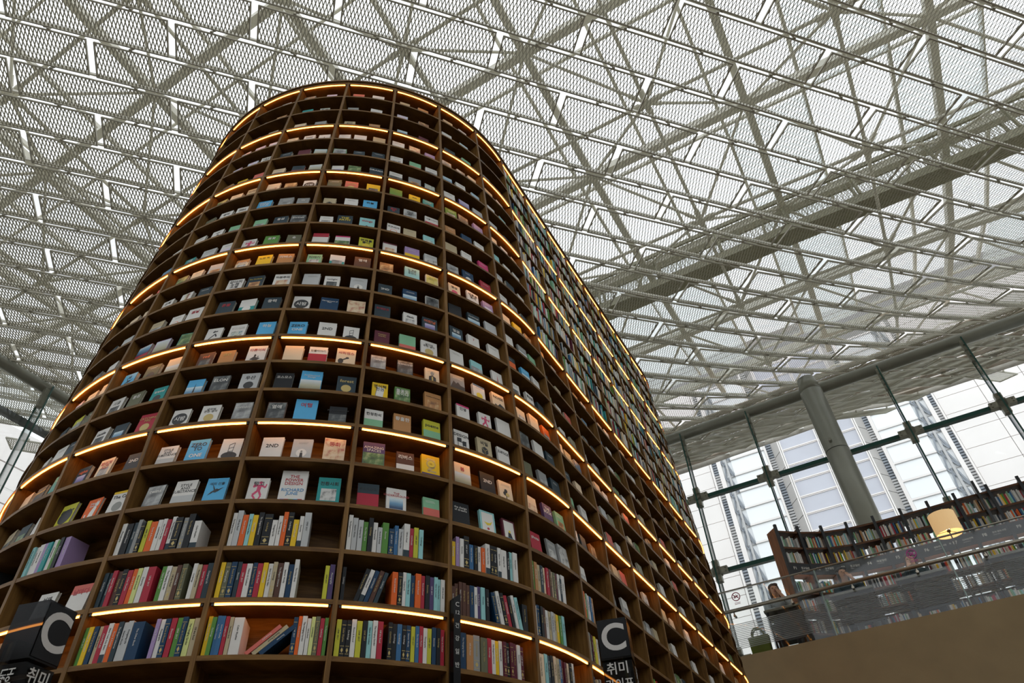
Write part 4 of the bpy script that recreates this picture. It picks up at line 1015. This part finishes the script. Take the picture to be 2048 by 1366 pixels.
def person(u, D, label, hairc, topc, legc, hand_side, turn, lower=0.):
    """seated, facing the balustrade; x across, -y towards the rail; seat top at .47"""
    o = empty('person', W(u, D, 5.0)); tag(o, label, 'person', 'people reading on the mezzanine')
    o.rotation_euler = (0, 0, math.atan2(E1.y, E1.x) + turn)
    z0 = .50 - lower; s = hand_side
    hip, belly, chest, sh, neck = (0, .04, z0 + .08), (0, .02, z0 + .24), (0, -.02, z0 + .40), (0, -.03, z0 + .52), (0, -.05, z0 + .60)
    head0, head1, head2 = (0, -.085, z0 + .665), (0, -.07, z0 + .745), (0, -.06, z0 + .79)
    L = []; E = []
    def chain(ps, root=None):
        prev = root
        for p in ps:
            L.append(p); i = len(L) - 1
            if prev is not None: E.append((prev, i))
            prev = i
        return prev
    t_ = chain([(hip, .11), (belly, .10), (chest, .115), (sh, .085), (neck, .05), (head0, (.066, .075)), (head1, (.078, .092)), (head2, (.055, .065))])
    arms = {}
    for sd in (-1, 1):
        shp = (sd * .165, -.03, z0 + .50)
        if sd == s: el, wr, pa = (sd * .20, -.26, z0 + .325), (sd * .075, -.235, z0 + .565), (sd * .055, -.20, z0 + .63)
        else: el, wr, pa = (sd * .23, -.20, z0 + .32), (sd * .05, -.33, z0 + .30), (-sd * .03, -.35, z0 + .295)
        arms[sd] = (shp, el, wr, pa)
        a = chain([(shp, .055), (el, .042), (wr, .030), (pa, (.036, .02))], 3)
        d = V(pa) - V(wr); d.normalize(); side = d.cross(V((0, 1, .3))).normalized()
        for f in range(4):
            b0 = V(pa) + d * .03 + side * (.012 * (f - 1.5)); b1 = b0 + d * (.035 + .006 * (f in (1, 2))); b2 = b1 + d * .02 + V((0, .012, 0))
            chain([(tuple(b0), .0095), (tuple(b1), .0085), (tuple(b2), .007)], a)
        th = V(pa) - side * .035; chain([(tuple(th), .011), (tuple(th + d * .03), .009)], a)
    for sd in (-1, 1): chain([((sd * .1, -.02, z0 + .06), .085), ((sd * .13, -.42, z0 + .07), .065), ((sd * .13, -.40, z0 - .18), .052), ((sd * .13, -.38, .09), .038), ((sd * .13, -.48, .045), .04)], 0)
    skinned('body', L, E, SKIN, o)
    T = []; TE = []
    def chain2(ps, root=None):
        prev = root
        for p in ps:
            T.append(p); i = len(T) - 1
            if prev is not None: TE.append((prev, i))
            prev = i
        return prev
    chain2([(hip, .135), (belly, .128), (chest, .142), (sh, .11), ((0, -.04, z0 + .565), .075)])
    for sd in (-1, 1):
        shp, el, wr, pa = arms[sd]; chain2([(shp, .074), (el, .062), (tuple(V(el).lerp(V(wr), .85)), .045)], 3)
    skinned('top', T, TE, topc, o)
    P = [(hip, .125)]; PE = []
    for sd in (-1, 1):
        k = len(P); P += [((sd * .1, -.02, z0 + .055), .102), ((sd * .13, -.43, z0 + .07), .082), ((sd * .13, -.41, z0 - .16), .066), ((sd * .13, -.38, .12), .052)]
        PE += [(0, k), (k, k + 1), (k + 1, k + 2), (k + 2, k + 3)]
    skinned('trousers', P, PE, legc, o)
    m = MB(); ball(m, (0, -.028, z0 + .775), .094, .088, .083); ball(m, (0, .0, z0 + .70), .088, .06, .12)
    ball(m, (-.072, -.045, z0 + .69), .026, .045, .11); ball(m, (.072, -.045, z0 + .69), .026, .045, .11); ball(m, (.03, -.115, z0 + .80), .05, .03, .03)
    m.build('hair', hairc, o, True)
    for sd in (-1, 1):
        m = MB(); ball(m, (sd * .031, -.158, z0 + .728), .011, .006, .007, 8, 5); m.build('eye', EYE, o, True)
        m = MB(); ball(m, (sd * .077, -.065, z0 + .715), .008, .016, .025, 8, 5); m.build('ear', SKIN, o, True)
    m = MB(); m.add([(0, -.178, z0 + .70), (-.014, -.158, z0 + .696), (.014, -.158, z0 + .696), (0, -.158, z0 + .732)], [(0, 1, 2), (0, 3, 1), (0, 2, 3)]); m.build('nose', SKIN, o)
    m = MB(); ball(m, (0, -.155, z0 + .672), .022, .006, .006, 8, 5); m.build('mouth', LIP, o, True)
HB = mat('brown_hair', '#4a3426', .6, noise=.15, scale=40); HK = mat('black_hair', '#1d1917', .5, noise=.1, scale=40)
GREYT = mat('grey_jersey', '#8f9698', .9, noise=.06, scale=30); DARKT = mat('dark_teal_knit', '#26383f', .9, noise=.06); JEAN = mat('dark_denim', '#2a3038', .9); PALEJ = mat('pale_trousers', '#8d959a', .9)
person(-2.52, 18.26, 'person with brown hair in a grey hoodie resting chin on hand behind the rail', HB, GREYT, JEAN, 1, .25)
person(-.87, 18.32, 'person with black hair in dark clothes raising a hand to the mouth', HK, DARKT, PALEJ, 1, .35)
person(.68, 18.32, 'person behind a desk with only brown hair and brow showing', HB, DARKT, JEAN, -1, 0, .06)
# ================================================================ BLACK SIGN BOXES AND BLADE
SMOKE = bpy.data.materials.new('smoked_acrylic'); SMOKE.use_nodes = True
nt = SMOKE.node_tree; b_ = nt.nodes['Principled BSDF']; b_.inputs['Base Color'].default_value = (.008, .009, .01, 1); b_.inputs['Roughness'].default_value = .12; b_.inputs['Specular IOR Level'].default_value = .12
t_ = nt.nodes.new('ShaderNodeBsdfTransparent'); t_.inputs[0].default_value = (.5, .5, .52, 1); mx = nt.nodes.new('ShaderNodeMixShader'); mx.inputs[0].default_value = .6
nt.links.new(t_.outputs[0], mx.inputs[1]); nt.links.new(b_.outputs[0], mx.inputs[2]); nt.links.new(mx.outputs[0], nt.nodes['Material Output'].inputs[0])
SIGNB = mat('sign_black', '#0b0c0d', .25, noise=0, spec=.12)
LETW = mat('sign_letter_grey', '#b9b7b2', .6, noise=0)
def unpix(px, py, dist):
    d = cam.matrix_world.to_3x3() @ V(((px - 1024) / 1379.43, -(py - 683) / 1379.43, -1)); hd = math.hypot(d.x, d.y)
    return V((0, 0, CZ)) + d * (dist / hd)
SX = V((math.cos(math.radians(-12)), math.sin(math.radians(-12)), 0)); SY = V((-SX.y, SX.x, 0))
def sign_box(cpix, dist, w_, hh, big_on_front, label):
    """cpix: where the big C sits; box with C on one face, lettering box below"""
    p = unpix(*cpix, dist); cen = p + SY * (w_ / 2) if big_on_front else p - SX * (w_ / 2)
    o = empty('hanging_sign', (cen.x, cen.y, p.z)); tag(o, label, 'sign', 'black letter signs before the tower')
    I = Matrix.Rotation(math.radians(-12), 4, 'Z'); o.matrix_world = Matrix.Translation(o.location) @ I
    m = MB(); h = w_ / 2; m.box(-h, h, -h, h, -hh / 2, hh / 2); m.build('letter_box', SMOKE, o)
    m = MB()
    if big_on_front: m.box(-h * .93, h * .93, -h - .003, -h - .0005, -hh * .46, hh * .46)
    else: m.box(h + .0005, h + .003, -h * .93, h * .93, -hh * .46, hh * .46)
    m.build('letter_plate', SIGNB, o)
    m = MB(); m.box(-h * .96, h * .96, -h * .96, h * .96, -hh / 2 - .75, -hh / 2 - .012); m.build('text_box', SMOKE, o)
    RF = Matrix.Rotation(math.pi / 2, 4, 'X'); RS = Matrix.Rotation(math.pi / 2, 4, 'Z') @ Matrix.Rotation(math.pi / 2, 4, 'X')
    F = (lambda x, z: Matrix.Translation((x, -h - .0045, z)) @ RF); S_ = (lambda x, z: Matrix.Translation((h + .0045, x, z)) @ RS)
    big, small = (F, S_) if big_on_front else (S_, F)
    k = text_mesh('C', hh * .92, LETW); put_text(k, 'big_letter', o, big(0, 0))
    sz = w_ * .40
    put_text(text_mesh('취미', sz, LETW), 'korean_lettering', o, big(0, -hh / 2 - .055))
    put_text(text_mesh('라이프', sz * .82, LETW), 'korean_lettering', o, big(0, -hh / 2 - .055 - sz * 1.15))
    put_text(text_mesh('Hobby\nLife Style', w_ * .27, LETW, 'LEFT', .8), 'english_lettering', o, small(w_ * .08, -hh / 2 - .03) @ Matrix.Rotation(-math.pi / 2, 4, 'Z'))
    m = MB(); m.tube((0, 0, -hh / 2 - .75), (0, 0, -(p.z) + .02), .02, 10); m.tube((0, 0, -p.z), (0, 0, -p.z + .02), .14, 20); m.build('stand', BLACKM, o)
sign_box((1227, 1277), 4.15, .175, .225, True, 'black translucent sign box with large grey C standing right of the C12 blade')
sign_box((108, 1268), 3.2, .145, .215, False, 'black translucent sign box with large grey C at the left end of the tower')
# narrow blade sign at upright C12
p, n = plan(0); zt = 1.56; bp = front(0, zt, 0) + n * .004
blade = empty('blade_sign', (bp.x, bp.y, 0)); tag(blade, 'narrow black vertical C12 blade sign fixed to the middle upright', 'sign')
y = -n; x = y.cross(V((0, 0, 1))); blade.matrix_world = basis(x, y, V((0, 0, 1)), V((bp.x + x.x * .018, bp.y + x.y * .018, 0)))
m = MB(); m.prism([(-.021, 0), (.021, 0), (.021, zt + CZ + .03), (-.021, zt + CZ - .0)], -.05, 0); m.build('blade', SIGNB, blade)
zc = zt + CZ - .035
for ch, s_, dz in (('C', .036, .045), ('12', .03, .06), ('건', .03, .068), ('강', .03, .068), ('일', .03, .068), ('반', .03, .068)):
    put_text(text_mesh(ch, s_, LETW), 'blade_lettering', blade, Matrix.Translation((0, -.0512, zc)) @ Matrix.Rotation(math.pi / 2, 4, 'X')); zc -= dz
    if ch == '12': zc -= .012
# ================================================================ NEIGHBOURING TOWER BLOCK OUTSIDE
bld = empty('outside_tower_block', W(0, 60, -2)); oi = Matrix.Translation(-bld.location)
tag(bld, 'white high-rise facade with louvre strips and pale windows outside the glass', 'building')
FW = mat('facade_white', '#efe9e6', .6, noise=.02, scale=.3); FJ = mat('facade_joint', '#8d8b8a', .7, noise=0); FG = mat('facade_white_glass', '#f4f6f8', .3, noise=.01, scale=.2)
FL = mat('facade_lilac_glass', '#c4c5cf', .25, noise=.05, scale=.25); FC = mat('facade_grey_panel', '#b4b0ad', .6, noise=.03, scale=.4); FS = mat('louvre_grey', '#8c929b', .5, noise=.1, scale=.8); FS2 = mat('louvre_light', '#b9b8b8', .5, noise=0); FD = mat('facade_shadow', '#6b7078', .6, noise=0)
def fb(mb, u0, u1, z0, z1, D=60., dep=.3, mi=0): wbox(mb, u0, u1, D, D + dep, z0, z1, mi, oi)
Z0, Z1 = 10., 44.
m = MB(); fb(m, -34, 34, Z0, Z1 + 4, 60.45, 3); m.build('core_wall', FJ, bld)
zs = [34.42 - 1.71 * i for i in range(-6, 15)]
def grid(us_, name, mt, D=60., gap=.045, zz=zs):
    for a, b in zip(us_, us_[1:]):
        for z1, z0 in zip(zz, zz[1:]):
            m = MB(); fb(m, a + gap / 2, b - gap / 2, z0 + gap / 2, z1 - gap / 2, D, .4); m.build(name, mt, bld)
grid([-34, -27.3, -24, -20.6, -17.3, -13.95, -10.56], 'facade_panel', FW)
grid([9.6, 12.88, 16.2, 19.5, 22.8, 27], 'facade_panel', FW)
def strip(u0, u1):
    m = MB(); fb(m, u0, u1, Z0, Z1, 60.25, .2, 0); z = Z0; k = 0
    while z < Z1:
        fb(m, u0, u1, z, z + .16, 60.1, .16, 1 if (int(z / 2.6) % 2) else 2); z += .26; k += 1  # alternating slat tones put the windows' reflections into the colour
    tag(m.build('louvre_strip', [FD, FS, FS2], bld), kind='stuff')
for a, b in ((-10.34, -9.86), (-5.09, -4.6), (3.58, 4.0), (9.05, 9.44)): strip(a, b)
for a, b in ((-10.52, -10.34), (-9.86, -9.46), (-5.28, -5.09), (4.0, 4.29), (8.72, 9.05), (9.44, 9.58)):
    m = MB(); fb(m, a, b, Z0, Z1, 59.9, .4); m.build('pilaster', FW, bld)
z2 = [33.25 - 1.7 * i for i in range(-6, 14)]
grid([-8.5, -5.3], 'white_pane', FG, 60.05, .02, z2); grid([4.3, 7.62], 'white_pane', FG, 60.05, .02, z2)
for u0, u1 in ((-8.5, -5.28), (4.29, 7.62)):
    for z in z2:
        m = MB(); fb(m, u0, u1, z - .10, z - .07, 59.95, .15, 1); fb(m, u0, u1, z - .07, z + .07, 59.93, .15, 0); fb(m, u0, u1, z + .07, z + .09, 59.95, .15, 1); m.build('floor_line', [FW, FS2], bld)
for s0, s1 in ((-9.46, -8.5), (7.62, 8.72)):
    m = MB(); fb(m, s0, s1, Z0, Z1, 60.2, .2, 0); m.build('reflecting_strip', FG, bld)
    for z in z2:
        for a, b in (((s0 + .05, z), (s1 - .1, z - 1.7)), ((s0 + .35, z), (s0 + .1, z - 1.7)), ((s1 - .45, z - .2), (s1 - .05, z - 1.7))):
            m = MB(); m.bar(oi @ W(a[0], 60.05, a[1]), oi @ W(b[0], 60.05, b[1]), .06, .09); m.build('brace', FS, bld)
        m = MB(); fb(m, s0, s1, z - .06, z + .06, 60.1, .1); m.build('brace', FS2, bld)
    m = MB(); u = (s0 + s1) / 2; fb(m, u - .09, u + .09, Z0, Z1, 59.9, .3); m.build('pilaster', FS2, bld)
z3 = [30.56 - 1.59 * i for i in range(-8, 13)]
grid([-3.7, -.47, 2.75], 'lilac_pane', FL, 59.2, .06, z3)
m = MB(); fb(m, -3.7, 2.75, Z0, Z1, 59.35, 1.0); m.build('bay_core', FJ, bld)
for z in z3:
    m = MB(); fb(m, -3.7, 2.75, z - .05, z + .05, 59.1, .2); fb(m, -3.7, 2.75, z - .14, z - .09, 59.12, .15); m.build('floor_line', FW, bld)
for u in (-3.78, -.47, 2.82):
    m = MB(); fb(m, u - .13, u - .02, Z0, Z1, 59.02, .3); fb(m, u + .02, u + .13, Z0, Z1, 59.02, .3); m.build('mullion', FW, bld)
for a, b in ((-4.6, -3.9), (3.58, 2.95)):
    for z1, z0 in zip(z3, z3[1:]):
        m = MB(); g_2 = .03
        m.hexa([oi @ W(u, D, z) for z in (z0 + g_2, z1 - g_2) for u, D in ((a, 60.1), (b, 59.15), (b, 59.45), (a, 60.4))]); m.build('splay_panel', FC, bld)
# second block beyond the far left glass
b2 = empty('outside_block', L_(8, DL + 14, 0)); i2 = Matrix.Translation(-b2.location)
tag(b2, 'plain white building outside the glass at the far left edge', 'building')
for i in range(8):
    for j in range(12):
        s0, z0 = -6 + 4 * i, 1.6 * j - 1
        m = MB(); m.hexa([i2 @ L_(s0 + a, DL + 14 + b, z0 + c_) for c_ in (.03, 1.57) for a, b in ((.03, 0), (3.97, 0), (3.97, .3), (.03, .3))]); m.build('facade_panel', FW, b2)
m = MB(); m.hexa([i2 @ L_(a, DL + b, c_) for c_ in (-1.5, 18.3) for a, b in ((-6, 14.2), (26, 14.2), (26, 14.6), (-6, 14.6))]); m.build('core_wall', FJ, b2)
m = MB(); m.box(-90, 90, 16.5, 110, -.3, -.12); o = m.build('ground_outside', mat('paving', '#9a9890', .8)); tag(o, kind='structure')
flush_text()
